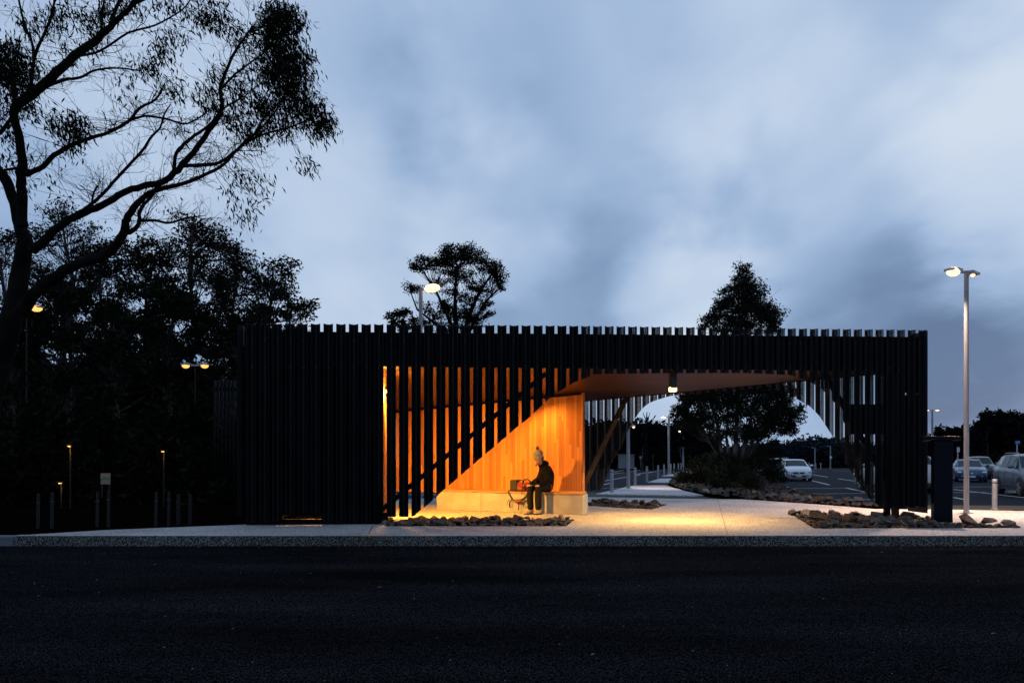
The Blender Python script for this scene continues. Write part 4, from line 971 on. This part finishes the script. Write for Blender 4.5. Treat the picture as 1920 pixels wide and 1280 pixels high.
# ------------------------------------------------------------- stakes
for i, (px, tp, bp, lb_) in enumerate([(71, 925, 990, 'leftmost weathered stake before the wood'), (97, 922, 990, 'second weathered stake from the left, paired with the leftmost'), (182, 922, 988, 'left stake of the middle pair before the wood'), (203, 918, 988, 'right stake of the middle pair before the wood'), (292, 922, 987, 'left stake of the third pair before the wood'), (316, 920, 986, 'right stake of the third pair before the wood'), (334, 926, 984, 'thin stake after the third pair'), (356, 926, 983, 'thin last stake nearest the shelter'),
                                 (1358.5, 883, 909, 'left stake of the pair under the island tree'), (1364, 882, 909, 'right stake of the pair under the island tree'), (1427, 892, 922, 'left stake of the pair near the white cars'), (1431.5, 892, 922, 'right stake of the pair near the white cars')]):
    Y = F*1.2/(bp-861) if px < 900 else F*1.32/(bp-861)
    p = P(px, bp, Y); t = empty('tree_stake', p); tag(t, lb_, 'stake', 'stakes')
    h = (bp-tp)/F*Y; b = MB(); b.tube([(0, 0, -.05), (.01, 0, h-.03), (.01, 0, h)], [.028, .026, .02] if px < 330 else [.034]*3, 6); b.build('post', M['stake'], t)
    b = MB(); b.tube([(.005, 0, h*.72), (.005, 0, h*.76)], [.034, .034], 6); b.build('tie', M['black'], t)
# ------------------------------------------------------------- navy pillar
Yp = G(1770, 981.5, .15).y
pp = G(1769, 981.5, .15); t = empty('pillar_sign', pp, R(-18)); tag(t, 'dark navy square pillar with a wide flat cap on the pavement', 'pillar')
hp = P(1769, 826, pp.y).z-.15
b = MB(); b.box((0, .16, hp/2+.02), (.30, .30, hp)); b.build('column', M['navy'], t, bevel=.006)
b = MB(); b.box((-.03, .16, hp+.045), (.60, .42, .075)); b.build('cap', M['navy'], t, bevel=.01)
b = MB(); b.box((.151, .16, hp*.60), (.004, .26, .006)); b.box((.151, .16, hp*.9), (.004, .26, .006)); b.build('panel_seam', M['black'], t)
b = MB(); b.box((0, .16, .012), (.42, .42, .024)); b.build('base_plate', M['conc'], t)
# ------------------------------------------------------------- small signs
def sign(label, px, top, base, Y, w_, h_, m, marks, cat='sign', nm='road_sign', up=0):
    p = P(px, base, Y); t = empty(nm, p); tag(t, label, cat)
    zt = P(px, top, Y).z-p.z; W_, H_ = w_/F*Y, h_/F*Y
    b = MB(); b.tube([(0, 0, 0), (0, 0, zt-.02)], [.05, .05], 8); b.build('post', M['galv'], t)
    b = MB(); b.box((0, -.07, zt-H_/2), (W_, .04, H_)); s = b.build('panel', M[m], t, bevel=.004)
    if marks:
        c = bpy.data.curves.new('lettering', 'FONT'); c.body = marks[0]; c.size = H_*marks[2]; c.align_x = 'CENTER'; c.align_y = 'CENTER'; c.extrude = .004
        c.space_line = .8
        me = None; tmp = bpy.data.objects.new('lettering', c); COL.objects.link(tmp)
        dg = bpy.context.evaluated_depsgraph_get(); me = bpy.data.meshes.new_from_object(tmp.evaluated_get(dg)); COL.objects.unlink(tmp); bpy.data.objects.remove(tmp)
        me.materials.clear(); me.materials.append(M[marks[1]])
        o = bpy.data.objects.new('lettering', me); COL.objects.link(o); o.parent = s; o.location = (0, -.096, zt-H_/2); o.rotation_euler = (R(90), 0, 0)
    return t
sign('small blue sign with white letters on a post at the right edge', 1907, 826, 885, 60, 9, 6, 'signb', ('EXIT', 'signw', .62))
sign('small white parking sign above the blue car', 1796, 838, 884, 72, 4.6, 9, 'signw', ('P\n<', 'black', .5))
sign('small white sign at the far edge seen beyond the bollard row', 1201, 854.5, 878, 118, 3.8, 5, 'signw', ('P', 'black', .8))
sign('tiny far sign in front of the wood seen through the rear fins', 1158, 856, 878, 122, 2, 2.4, 'signw', None)
sign('little sign post beyond the double headed lamp', 1288, 856, 876, 125, 1.6, 2.4, 'signw', None)
b = MB(); b.box((0, 0, 1.0), (2.2, 1.2, 2.0)); b.box((0, 0, 2.04), (2.4, 1.4, .08)); b.box((-.5, -.61, .95), (.8, .03, 1.7)); p = P(1174, 878, 116)
t = empty('utility_box', p); tag(t, 'grey utility box at the far edge behind the slim pole', 'utility box'); b.build('cabinet', M['pole'], t)
# the slatted screen far left of the shelter
t = empty('slatted_screen', P(430, 760, 22)); tag(t, 'dark slatted screen top seen left of the shelter among the trees', 'screen')
b = MB()
for i in range(9): b.box((-.40+i*.105, 0, -.85), (.06, .05, 3.1-i*.0))
z0 = .1-P(430, 760, 22).z
b.v = [(x, y, min(z+.0, .70)) for x, y, z in b.v]; b.build('slats', M['fin'], t)
for z_ in (.45, -.9):
    b = MB(); b.box((0, .05, z_), (.95, .05, .1)); b.build('rail', M['beam'], t)
for x_ in (-.4, .4):
    b = MB(); b.box((x_, .1, (z0+.5)/2), (.07, .07, .5-z0)); b.build('post', M['beam'], t)
# bright things glimpsed through the wood
Yw = 19.6
t = empty('lit_banner', P(198, 897, Yw)); tag(t, 'pale lit board with green stripe glimpsed low in the wood', 'board')
b = MB(); b.box((0, 0, 0), (.23, .03, .27)); b.build('board', mat('board_white', (.16, .14, .13), .7), t)
mg_ = mat('board_green', (.05, .16, .07), .6); b = MB(); b.box((0, -.02, .02), (.23, .01, .06)); b.build('stripe', mg_, t)
for x_ in (-.09, .09):
    b = MB(); b.box((x_, .0, -.30), (.025, .025, .34)); b.build('leg', M['stake'], t)
lamp('SPOT', P(198, 880, Yw-.8)+Vector((0, 0, .5)), 9, (1, .66, .45), .03, target=P(198, 897, Yw), spot=40)
for px, y0_, y1_, Y, lb_ in ((132, 836, 894, 19.5, 'small amber garden light on a thin post left in the wood'), (307, 846, 880, 20.2, 'small amber garden light among the bushes'), (115, 905, 925, 19.9, 'low amber garden light near the bright board')):
    q = P(px, y0_, Y); t = empty('garden_light', (q.x, q.y, .1)); tag(t, lb_, 'garden light', 'garden lights in the wood')
    zt = q.z-.1
    b = MB(); b.tube([(0, 0, 0), (0, 0, zt)], [.018, .018], 8); b.build('post', M['polew'], t)
    b = MB(); b.box((0, -.03, zt+.02), (.10, .14, .03)); h = b.build('lamp_head', M['black'], t)
    b = MB(); b.box((0, -.05, zt-.006), (.05, .05, .02)); b.build('lens', M['glowa'], h)
    lamp('POINT', (q.x+.02, q.y-.16, q.z-.10), 2.2 if px != 132 else 5, AMB, .02)
# ------------------------------------------------------------- cars
def paint(name, c, rough=.28, metal=.2):
    m = mat(name, c, rough, metal, spec=.6); m.node_tree.nodes['Principled BSDF'].inputs['Coat Weight'].default_value = .3
    return m
KINDS = {
 'wagon': dict(st=[(2.36, .60, .63, .66), (2.28, .70, .73, .80), (2.0, .79, .83, .87), (1.5, .87, .92, .90), (.98, .93, .99, .91), (.15, .96, 1.40, .91), (-.45, .97, 1.47, .91), (-1.15, .98, 1.46, .91), (-1.85, .99, 1.40, .89), (-2.25, .97, 1.06, .85), (-2.36, .80, .84, .78)], cab=(4, 9), zb=.20, wr=.33, ax=(1.45, -1.40)),
 'suv': dict(st=[(2.30, .72, .75, .70), (2.24, .84, .88, .84), (2.0, .95, 1.0, .90), (1.5, 1.02, 1.08, .92), (1.02, 1.07, 1.13, .93), (.30, 1.08, 1.60, .93), (-.35, 1.09, 1.68, .93), (-1.1, 1.11, 1.67, .93), (-1.85, 1.15, 1.60, .90), (-2.22, 1.12, 1.22, .86), (-2.32, .85, .90, .80)], cab=(4, 9), zb=.27, wr=.36, ax=(1.38, -1.33)),
 'hatch': dict(st=[(2.15, .66, .69, .68), (2.08, .76, .79, .82), (1.8, .86, .90, .87), (1.4, .93, .98, .88), (.95, .98, 1.04, .89), (.15, 1.0, 1.48, .89), (-.4, 1.01, 1.55, .89), (-1.1, 1.03, 1.54, .89), (-1.75, 1.05, 1.46, .87), (-2.08, 1.0, 1.12, .84), (-2.17, .82, .86, .78)], cab=(4, 9), zb=.24, wr=.34, ax=(1.30, -1.27))}
def car(name, label, kind, pm, loc, yaw, rails=False, grille='bow', group='parked cars', plate='dark'):
    K = KINDS[kind]; st = K['st']; zb = K['zb']; t = empty(name, loc, yaw); tag(t, label, 'car', group)
    c0, c1 = K['cab']; rings = []
    for i, (x, be, ro, hw) in enumerate(st):
        cabin = c0 < i < c1; rw = hw*(.70 if cabin else .80)
        if i == c0: rw = hw*.84
        if i == c1: rw = hw*.80
        zz = zb+(.10 if i in (0, len(st)-1) else 0)
        h = [(0, zz), (hw*.88, zz), (hw*.98, zz+.10), (hw, zz+(be-zz)*.45), (hw*.985, zz+(be-zz)*.80), (hw*.95, be), (rw, ro-.035), (rw*.62, ro-.006), (0, ro+.008)]
        rings.append([Vector((x, y, z)) for y, z in h]+[Vector((x, -y, z)) for y, z in h[-2:0:-1]])
    n = len(rings[0]); b = MB(); vs = [v for r in rings for v in r]
    fs = [(i*n+j, (i+1)*n+j, (i+1)*n+(j+1) % n, i*n+(j+1) % n) for i in range(len(rings)-1) for j in range(n)]
    fs += [tuple(range(n)), tuple((len(rings)-1)*n+j for j in range(n-1, -1, -1))]
    b.add(vs, fs); body = b.build('body', pm, t, smooth=True)
    try:
        body.data.set_sharp_from_angle(angle=R(38))
    except Exception: pass
    def panel(nm, grid, m, push, shrink=.9, shz=None, parent=t):
        pts = [p for row in grid for p in row]; c = sum(pts, Vector())/len(pts)
        a, q, e_ = grid[0][0], grid[0][-1], grid[-1][0]; nn = (q-a).cross(e_-a).normalized()
        if nn.dot(c-Vector((c.x*.6, 0, .7))) < 0: nn = -nn
        nr, nc = len(grid), len(grid[0])
        vs = [c+(p-c)*shrink+nn*push for p in pts]; vb = [v-nn*.02 for v in vs]; b = MB()
        N_ = nr*nc
        f1 = [(r*nc+k, r*nc+k+1, (r+1)*nc+k+1, (r+1)*nc+k) for r in range(nr-1) for k in range(nc-1)]
        b.add(vs+vb, f1+[tuple(N_+i for i in f[::-1]) for f in f1])
        return b.build(nm, m, parent)
    def arc(i, dx=0): r = rings[i]; return [r[6], r[7], r[8], r[9], r[10]]
    panel('windscreen', [arc(c0), arc(c0+1)], M['glass'], .012, .93)
    panel('rear_window', [arc(c1-1), arc(c1)], M['glass'], .012, .86)
    for s in (0, 1):
        for i in range(c0, c1):
            r, q = rings[i], rings[i+1]
            a, d = (5, 6) if s == 0 else (n-5, n-6)
            if i == c0: g_ = [[r[a].lerp(q[a], .25), q[a]], [r[d].lerp(q[d], .45), q[d]]]
            elif i == c1-1: g_ = [[r[a], r[a].lerp(q[a], .6)], [r[d], r[d].lerp(q[d], .35)]]
            else: g_ = [[r[a], q[a]], [r[d], q[d]]]
            panel('side_window', g_, M['glass'], .010, .90)
    ro = K['wr']
    for ax in K['ax']:
        for s in (-1, 1):
            y = s*(st[3][3]-.085)
            b = MB(); b.tube([(ax, y-s*.11, ro), (ax, y+s*.095, ro), (ax, y+s*.105, ro)], [ro*1.17, ro*1.17, ro*1.13], 22); b.v = [(x_, y_, max(z_, zb+.01)) for x_, y_, z_ in b.v]; b.build('wheel_arch', M['black'], t)
            b = MB(); b.tube([(ax, y-s*.1, ro), (ax, y+s*.09, ro), (ax, y+s*.115, ro)], [ro, ro, ro*.90], 24); wh = b.build('wheel', M['tyre'], t)
            b = MB(); b.tube([(ax, y+s*.10, ro), (ax, y+s*.120, ro)], [ro*.66, ro*.62], 20)
            rm_ = b.build('rim', M['black'], wh)
            b = MB()
            for k in range(5):
                a = k*1.2566; b.bar((ax, y+s*.124, ro), (ax+math.cos(a)*ro*.62, y+s*.124, ro+math.sin(a)*ro*.62), .016, .075)
            b.tube([(ax, y+s*.115, ro), (ax, y+s*.132, ro)], [.06, .05], 10); b.build('spokes', M['rim'], wh)
    xf, be = st[0][0], st[0][1]; hw = st[0][3]
    x2, be2, _, hw2 = st[1]
    # front details
    b = MB()
    if grille == 'bow':
        b.prism([(-.40, .03), (-.30, -.05), (.30, -.05), (.40, .03), (.30, .06), (-.30, .06)], 0, .03)
        b.v = [(xf+.005+z, x, be-.06+y*1.1) for x, y, z in b.v]; g_ = b.build('grille', M['black'], t)
        b = MB(); b.bar((xf+.03, -.38, be+.005), (xf+.03, .38, be+.005), .015, .018)
    else:
        b.box((xf+.012, 0, be-.08), (.03, .78, .15)); g_ = b.build('grille', M['black'], t)
        b = MB(); b.bar((xf+.032, -.38, be-.08), (xf+.032, .38, be-.08), .012, .02); b.bar((xf+.032, -.40, be-.005), (xf+.032, .40, be-.005), .012, .018)
    b.ball((xf+.035, 0, be-.06), (.012, .055, .045), 10, 6); b.build('badge', M['chrome'], g_)
    for s in (-1, 1):
        b = MB(); b.ball(((xf+x2)/2-.02, s*(hw+.02), (be+be2)/2-.03), (.11, .17, .065), 12, 8, mt=Matrix.Rotation(-s*.5, 3, 'Z')); b.build('headlight', M['lens'], t, smooth=True)
        b = MB(); b.box((xf-.005, s*hw*.86, zb+.18), (.05, .2, .075)); fl = b.build('fog_lamp_recess', M['black'], t, bevel=.01)
        b = MB(); b.ball((xf+.02, s*hw*.86, zb+.18), (.02, .035, .03), 8, 6); b.build('fog_lamp', M['lens'], fl)
        xm = st[c0+1][0]+.45; b = MB(); b.ball((xm, s*(.93+.11), st[c0][1]+.10), (.07, .12, .085), 10, 8); b.bar((xm, s*.86, st[c0][1]+.04), (xm, s*1.0, st[c0][1]+.07), .05, .03); b.build('mirror', pm, t, smooth=True)
        xr = st[-1][0]; b = MB(); b.box((xr+.02, s*st[-1][3]*.92, st[-1][1]+.02), (.14, .22, .20), rz=s*.35); b.build('tail_light', M['red'], t, bevel=.02)
        for xd in (st[c0+1][0]+.35, -.40, -1.25):
            b = MB(); b.box((xd, s*(st[5][3]+.001), (zb+st[5][1])/2+.03), (.012, .006, (st[5][1]-zb)*.80)); b.build('door_seam', M['black'], t)
        for xd in (-.25, -1.05):
            b = MB(); b.box((xd, s*(st[5][3]+.012), st[5][1]-.13), (.17, .02, .03)); b.build('door_handle', pm, t, bevel=.006)
        b = MB(); b.box((0, s*(st[5][3]*.97), zb+.02), (2.2, .06, .09)); b.build('sill_trim', M['black'], t)
        if rails:
            zr = st[6][2]; b = MB(); b.tube([(.35, s*.60, zr-.08), (.2, s*.60, zr+.03), (-1.4, s*.60, zr+.03), (-1.7, s*.60, zr-.09)], .018, 6); b.build('roof_rail', M['galv'], t)
    b = MB(); b.box((xf-.02, 0, zb+.14), (.06, .95, .12)); b.build('lower_intake', M['black'], t, bevel=.01)
    for xx, nm in ((xf+.02, 1), (st[-1][0]-.015, -1)):
        b = MB(); zp = be-.24 if nm > 0 else st[-1][1]-.10; b.box((xx, 0, zp), (.015, .37, .13)); pl_ = b.build('number_plate', M['plate'], t)
        b = MB()
        for k in range(6):
            if k != 3: b.box((xx+nm*.010, -.14+k*.056, zp), (.004, .030, .07))
        b.build('plate_characters', M['plateb'], pl_)
    b = MB(); b.box((st[-1][0]+.02, 0, zb+.12), (.08, 1.3, .16)); b.build('rear_bumper_trim', M['black'], t, bevel=.02)
    return t
LZc = LZ+.002
def gl(px, py): g_ = G(px, py, LZ); g_.z = LZc; return g_
white = paint('paint_white', (.62, .66, .72)); blue = paint('paint_blue', (.012, .06, .15)); dgrey = paint('paint_dark_grey', (.03, .042, .05)); silver = paint('paint_silver', (.11, .135, .165), .3, .4); silv2 = paint('paint_pale_silver', (.42, .42, .44), .3, .4)
def cp(px, Y): return (( px-960)/F*Y, Y, LZc)
car('parked_car', 'white car facing us with a dark curved grille, left in the open car park', 'wagon', white, cp(1490, 55.5), R(-90-13))
car('parked_car', 'white hatchback half hidden behind the white car with the dark grille', 'hatch', white, cp(1453, 64), R(90-2), rails=True, grille='bar')
car('parked_car', 'dark blue car with bright headlights right behind the lamp post', 'wagon', blue, cp(1816, 53.0), R(-90-25), rails=True, grille='bar')
car('parked_car', 'dark grey sport utility car parked behind the dark blue car', 'suv', dgrey, cp(1836, 61), R(-90-24), grille='bar')
car('parked_car', 'silver sport utility car cut off by the right picture edge', 'suv', silver, (21.1, 32.2, LZc), R(-90-16), rails=True, grille='bar')
car('parked_car', 'pale silver car of which only a strip shows between shelter and pillar', 'suv', silv2, (17.05, 35.5, LZc), R(90), grille='bar')

# ------------------------------------------------------------- the person
kx = (1014-960)/F
# point on the bench's front edge in that column
Yb = (F1.y-(bd.y/bd.x)*F1.x)/(1-(bd.y/bd.x)*kx); E = Vector((kx*Yb, Yb))
def W_(f, s, z):
    k = min(1, max(0, (z-.74)/.2))*.85
    f, s = f+s*math.sin(k), s*math.cos(k)
    q = E+bn*f+bd*s; return Vector((q.x, q.y, z))
per = empty('person', (E.x, E.y, .15)); PO = Vector((E.x, E.y, .15))
tag(per, 'seated person in a black coat and cream bobble hat looking down, hands on knees', 'person')
def skin(name, nodes, edges, m, parent, vox=.009, smooth=6):
    """overlapping tapered limbs fused into one continuous surface"""
    b = MB()
    rad = lambda k: (sum(nodes[k][1])/2 if hasattr(nodes[k][1], '__len__') else nodes[k][1])
    for k in nodes: b.ball(nodes[k][0]-PO, rad(k), 14, 9)
    for a_, c_ in edges: b.tube([nodes[a_][0]-PO, nodes[c_][0]-PO], [rad(a_), rad(c_)], 14)
    o = b.build(name, m, parent, smooth=True)
    r = o.modifiers.new('fuse', 'REMESH'); r.mode = 'VOXEL'; r.voxel_size = vox; r.use_smooth_shade = True
    s = o.modifiers.new('smooth', 'SMOOTH'); s.iterations = smooth; s.factor = .5
    return o
hdir = Vector((-.93, -.30, -.25)).normalized(); hs = hdir.cross(Vector((0, 0, 1))).normalized(); hup = hs.cross(hdir).normalized()
HC = W_(.10, 0, 1.335)
nd_ = {'pel': (W_(-.18, 0, .72), .10), 'sp': (W_(-.20, 0, .90), .08), 'ch': (W_(-.15, 0, 1.05), .08), 'up': (W_(-.08, 0, 1.14), .05), 'nk': (W_(0, 0, 1.215), .05),
       'jaw': (HC-hup*.06+hdir*.015, (.062, .062)), 'hd': (HC+hup*.0, (.085, .09)), 'tp': (HC+hup*.075-hdir*.01, (.07, .075)), 'nose': (HC+hdir*.095-hup*.015, (.013, .016)), 'chin': (HC+hdir*.065-hup*.095, (.026, .028))}
ed = [('pel', 'sp'), ('sp', 'ch'), ('ch', 'up'), ('up', 'nk'), ('nk', 'jaw'), ('jaw', 'hd'), ('hd', 'tp'), ('hd', 'nose'), ('jaw', 'chin')]
for s, nm in ((1, 'n'), (-1, 'f')):
    nd_.update({'sh'+nm: (W_(-.13, s*.125, 1.08), .034), 'el'+nm: (W_(-.13, s*.20, .88), .030), 'wr'+nm: (W_(.20, s*.13, .775), .026), 'pm'+nm: (W_(.27, s*.115, .762), (.034, .020)),
                'hp'+nm: (W_(-.16, s*.09, .71), .085), 'kn'+nm: (W_(.28, s*.095, .685), .056), 'cf'+nm: (W_(.275, s*.095, .48), .05), 'an'+nm: (W_(.25, s*.095, .25), .034), 'he'+nm: (W_(.24, s*.095, .185), .034), 'to'+nm: (W_(.42, s*.10, .175), .026)})
    ed += [('up', 'sh'+nm), ('sh'+nm, 'el'+nm), ('el'+nm, 'wr'+nm), ('wr'+nm, 'pm'+nm), ('pel', 'hp'+nm), ('hp'+nm, 'kn'+nm), ('kn'+nm, 'cf'+nm), ('cf'+nm, 'an'+nm), ('an'+nm, 'he'+nm), ('he'+nm, 'to'+nm)]
    for k, (ds, ln) in enumerate(((-.030, .062), (-.010, .075), (.010, .070), (.030, .055))):
        a = 'fa%s%d' % (nm, k); c_ = 'fb%s%d' % (nm, k)
        nd_[a] = (W_(.305+ln*.25, s*.115+ds*1.1, .757), .0095); nd_[c_] = (W_(.305+ln*.85, s*.115+ds*1.15, .735), .008); ed += [('pm'+nm, a), (a, c_)]
    nd_['th'+nm] = (W_(.265, s*.115-s*.045, .757), .011); nd_['tt'+nm] = (W_(.31, s*.115-s*.058, .750), .009); ed += [('pm'+nm, 'th'+nm), ('th'+nm, 'tt'+nm)]
skin('body', nd_, ed, M['skin'], per, vox=.005, smooth=3)
# coat: torso with loose sleeves, collar and hem
cn = {'hem': (W_(-.23, 0, .72), (.16, .15)), 'ws': (W_(-.25, 0, .82), (.17, .16)), 'md': (W_(-.25, 0, .95), (.175, .17)), 'ch': (W_(-.20, 0, 1.05), (.155, .145)), 'up': (W_(-.12, 0, 1.14), (.11, .11)), 'col': (W_(-.03, 0, 1.215), (.082, .082))}
ce = [('hem', 'ws'), ('ws', 'md'), ('md', 'ch'), ('ch', 'up'), ('up', 'col')]
for s, nm in ((1, 'n'), (-1, 'f')):
    cn.update({'sh'+nm: (W_(-.16, s*.14, 1.08), .085), 'el'+nm: (W_(-.13, s*.215, .875), .072), 'fo'+nm: (W_(.06, s*.18, .81), .055), 'wr'+nm: (W_(.27, s*.117, .768), .045)})
    ce += [('ch', 'sh'+nm), ('sh'+nm, 'el'+nm), ('el'+nm, 'fo'+nm), ('fo'+nm, 'wr'+nm)]
skin('coat', cn, ce, M['coat'], per, vox=.012, smooth=5)
b = MB(); b.ball(W_(-.10, 0, 1.215)-PO, (.125, .125, .075), 14, 8); b.build('hood', M['coat'], per, smooth=True)
tn = {'pel': (W_(-.18, 0, .70), (.14, .10))}; te = []
for s, nm in ((1, 'n'), (-1, 'f')):
    tn.update({'hp'+nm: (W_(-.12, s*.10, .71), (.095, .085)), 'md'+nm: (W_(.08, s*.10, .71), .082), 'kn'+nm: (W_(.27, s*.097, .69), .070), 'sn'+nm: (W_(.285, s*.097, .50), .072), 'cu'+nm: (W_(.265, s*.097, .30), .070)})
    te += [('pel', 'hp'+nm), ('hp'+nm, 'md'+nm), ('md'+nm, 'kn'+nm), ('kn'+nm, 'sn'+nm), ('sn'+nm, 'cu'+nm)]
skin('trousers', tn, te, M['trous'], per)
for s in (1, -1):
    bn_ = {'a': (W_(.245, s*.097, .31), .055), 'b': (W_(.24, s*.097, .205), (.052, .052)), 'c': (W_(.34, s*.105, .190), (.048, .034)), 'd': (W_(.425, s*.112, .182), (.042, .028)), 'h': (W_(.195, s*.095, .185), .032)}
    bo = skin('boot', bn_, [('a', 'b'), ('b', 'c'), ('c', 'd'), ('b', 'h')], M['boot'], per)
    b = MB(); q = [W_(.17, s*.097-.045, .15), W_(.44, s*.112-.045, .15), W_(.47, s*.112, .15), W_(.44, s*.112+.045, .15), W_(.17, s*.097+.045, .15)]
    b.prism([(p.x-PO.x, p.y-PO.y) for p in q], .002, .022); b.build('sole', M['black'], bo)
# knitted hat with rolled brim, bobble and a hanging cord
rot = Matrix((hs, -hdir, hup)).transposed()
b = MB(); prof = [(.098, -.0), (.106, .012), (.106, .045), (.100, .052), (.106, .075), (.100, .115), (.078, .152), (.045, .174), (.0, .182)]
o0 = len(b.v); nn = 28
for (r, h) in prof:
    for j in range(nn):
        a = 2*math.pi*j/nn; rr_ = r*(1+.02*(j % 2)); b.v.append(tuple(HC-PO+rot @ Vector((rr_*math.cos(a)*.93, rr_*math.sin(a)*1.05, h)) - hdir*(.10*h)))
for i in range(len(prof)-1):
    for j in range(nn): b.f.append((i*nn+j, i*nn+(j+1) % nn, (i+1)*nn+(j+1) % nn, (i+1)*nn+j))
hat = b.build('knitted_hat', M['hat'], per, smooth=True)
b = MB(); b.ball(HC-PO+hup*.205-hdir*.03, .034, 12, 8); r_ = random.Random(3)
for i in range(160):
    d = Vector((r_.gauss(0, 1), r_.gauss(0, 1), r_.gauss(0, 1))).normalized(); leafquad(b, HC-PO+hup*.205-hdir*.03+d*.03, d, .018, .008, r_)
b.build('bobble', M['pom'], hat)
b = MB(); q = HC-PO+hdir*.05-hup*.05+hs*.05; b.tube([q+Vector((0, 0, .03)), q-Vector((.005, 0, .05)), q-Vector((0, 0, .09))], [.006, .006, .006], 5); b.ball(q-Vector((0, 0, .105)), (.015, .015, .025), 8, 6); b.build('cord', M['coat'], hat)
b = MB(); b.ball(HC-PO-hdir*.045-hup*.015, (.075, .075, .07), 12, 8); b.build('hair', M['hair'], per, smooth=True)
for s in (-1, 1):
    b = MB(); b.ball(HC-PO+hdir*.082+hs*.03*s+hup*.01, (.008, .008, .006), 8, 6); b.build('eye', M['black'], per)
b = MB(); b.bar(HC-PO+hdir*.086-hup*.052-hs*.02, HC-PO+hdir*.086-hup*.052+hs*.02, .006, .006); b.build('mouth', M['packo'], per)

# ------------------------------------------------------------- backpack on the bench
bk = empty('backpack', (*(E+bd*(-.60)), .61)); bk.location.z = .602; tag(bk, 'red and black hiking backpack lying on the bench with loose straps hanging down', 'backpack')
BO = Vector(bk.location)
def K_(s, f, z): q = E+bd*s+bn*f; return Vector((q.x, q.y, z))-BO
ang = math.atan2(bd.y, bd.x)
def kbox(nm, s0, s1, f0, f1, z0, z1, m, bev, par=bk):
    b = MB(); c = (K_(s0, f0, z0)+K_(s1, f1, z1))/2; b.box(c, (s1-s0, abs(f1-f0), z1-z0), rz=ang); o = b.build(nm, m, par, bevel=bev); o.modifiers[0].segments = 4; return o
bag = kbox('bag', -.66, -.30, -.34, -.06, .612, .80, M['packr'], .05)
kbox('side_pocket', -.60, -.42, -.07, -.025, .63, .74, M['packo'], .02, bag)
b = MB(); c = K_(-.735, -.20, .735); b.box(c, (.19, .28, .245), rz=ang); b.v = [(x+(z+.6-.73-.6)*0.0, y, z) for x, y, z in b.v]; lid = b.build('lid', M['packd'], bk, bevel=.03)
b = MB(); r_ = random.Random(9)
b.ball(K_(-.50, -.20, .80), (.17, .10, .055), 14, 8, mt=Matrix.Rotation(ang, 3, 'Z')); b.build('top_flap', mat('pack_rust', (.30, .10, .03), .8, 0, .4, 25, bump=.5, bscale=30), bk, smooth=True)
def strap(nm, pts, r, m=M['packd'], par=bk):
    P_ = [K_(*p) for p in pts]; out = []
    for i in range(len(P_)-1):
        a = P_[max(i-1, 0)]; p1 = P_[i]; p2 = P_[i+1]; e_ = P_[min(i+2, len(P_)-1)]
        for k in range(5):
            s = k/5; out.append(.5*((2*p1)+(p2-a)*s+(2*a-5*p1+4*p2-e_)*s*s+(3*p1-a-3*p2+e_)*s**3))
    out.append(P_[-1]); b = MB(); b.tube(out, r, 6); return b.build(nm, m, par, smooth=True)
strap('frame_hoop', [(-.46, -.02, .78), (-.42, 0, .85), (-.34, .01, .875), (-.27, .01, .84), (-.24, 0, .77), (-.26, .0, .68)], .016)
strap('hip_belt', [(-.24, 0, .74), (-.24, .03, .66), (-.28, .06, .56), (-.36, .07, .47), (-.45, .08, .425), (-.56, .08, .41)], .026)
strap('belt_pad', [(-.60, .075, .42), (-.52, .08, .405), (-.43, .08, .415)], .030, M['packo'])
strap('shoulder_strap', [(-.82, -.02, .62), (-.80, .03, .58), (-.73, .06, .50), (-.66, .07, .43), (-.58, .08, .40)], .014)
strap('hanging_strap', [(-.45, .01, .86), (-.44, .03, .75), (-.44, .05, .62), (-.44, .06, .55)], .010)
strap('hanging_strap', [(-.50, .075, .40), (-.50, .08, .32), (-.51, .08, .21)], .012)
strap('hanging_strap', [(-.45, .07, .41), (-.44, .09, .36), (-.38, .08, .32), (-.40, .08, .30)], .009)
strap('hanging_strap', [(-.68, .07, .42), (-.73, .08, .39), (-.74, .08, .32), (-.72, .08, .255)], .011)
strap('hanging_strap', [(-.66, .07, .43), (-.74, .08, .44), (-.79, .08, .38), (-.80, .08, .30)], .005)
strap('compression_strap', [(-.82, -.02, .625), (-.62, -.02, .62), (-.42, -.02, .615), (-.26, -.02, .64)], .011)
strap('compression_strap', [(-.60, -.05, .76), (-.50, .0, .71), (-.40, -.01, .70), (-.28, -.02, .74)], .008)
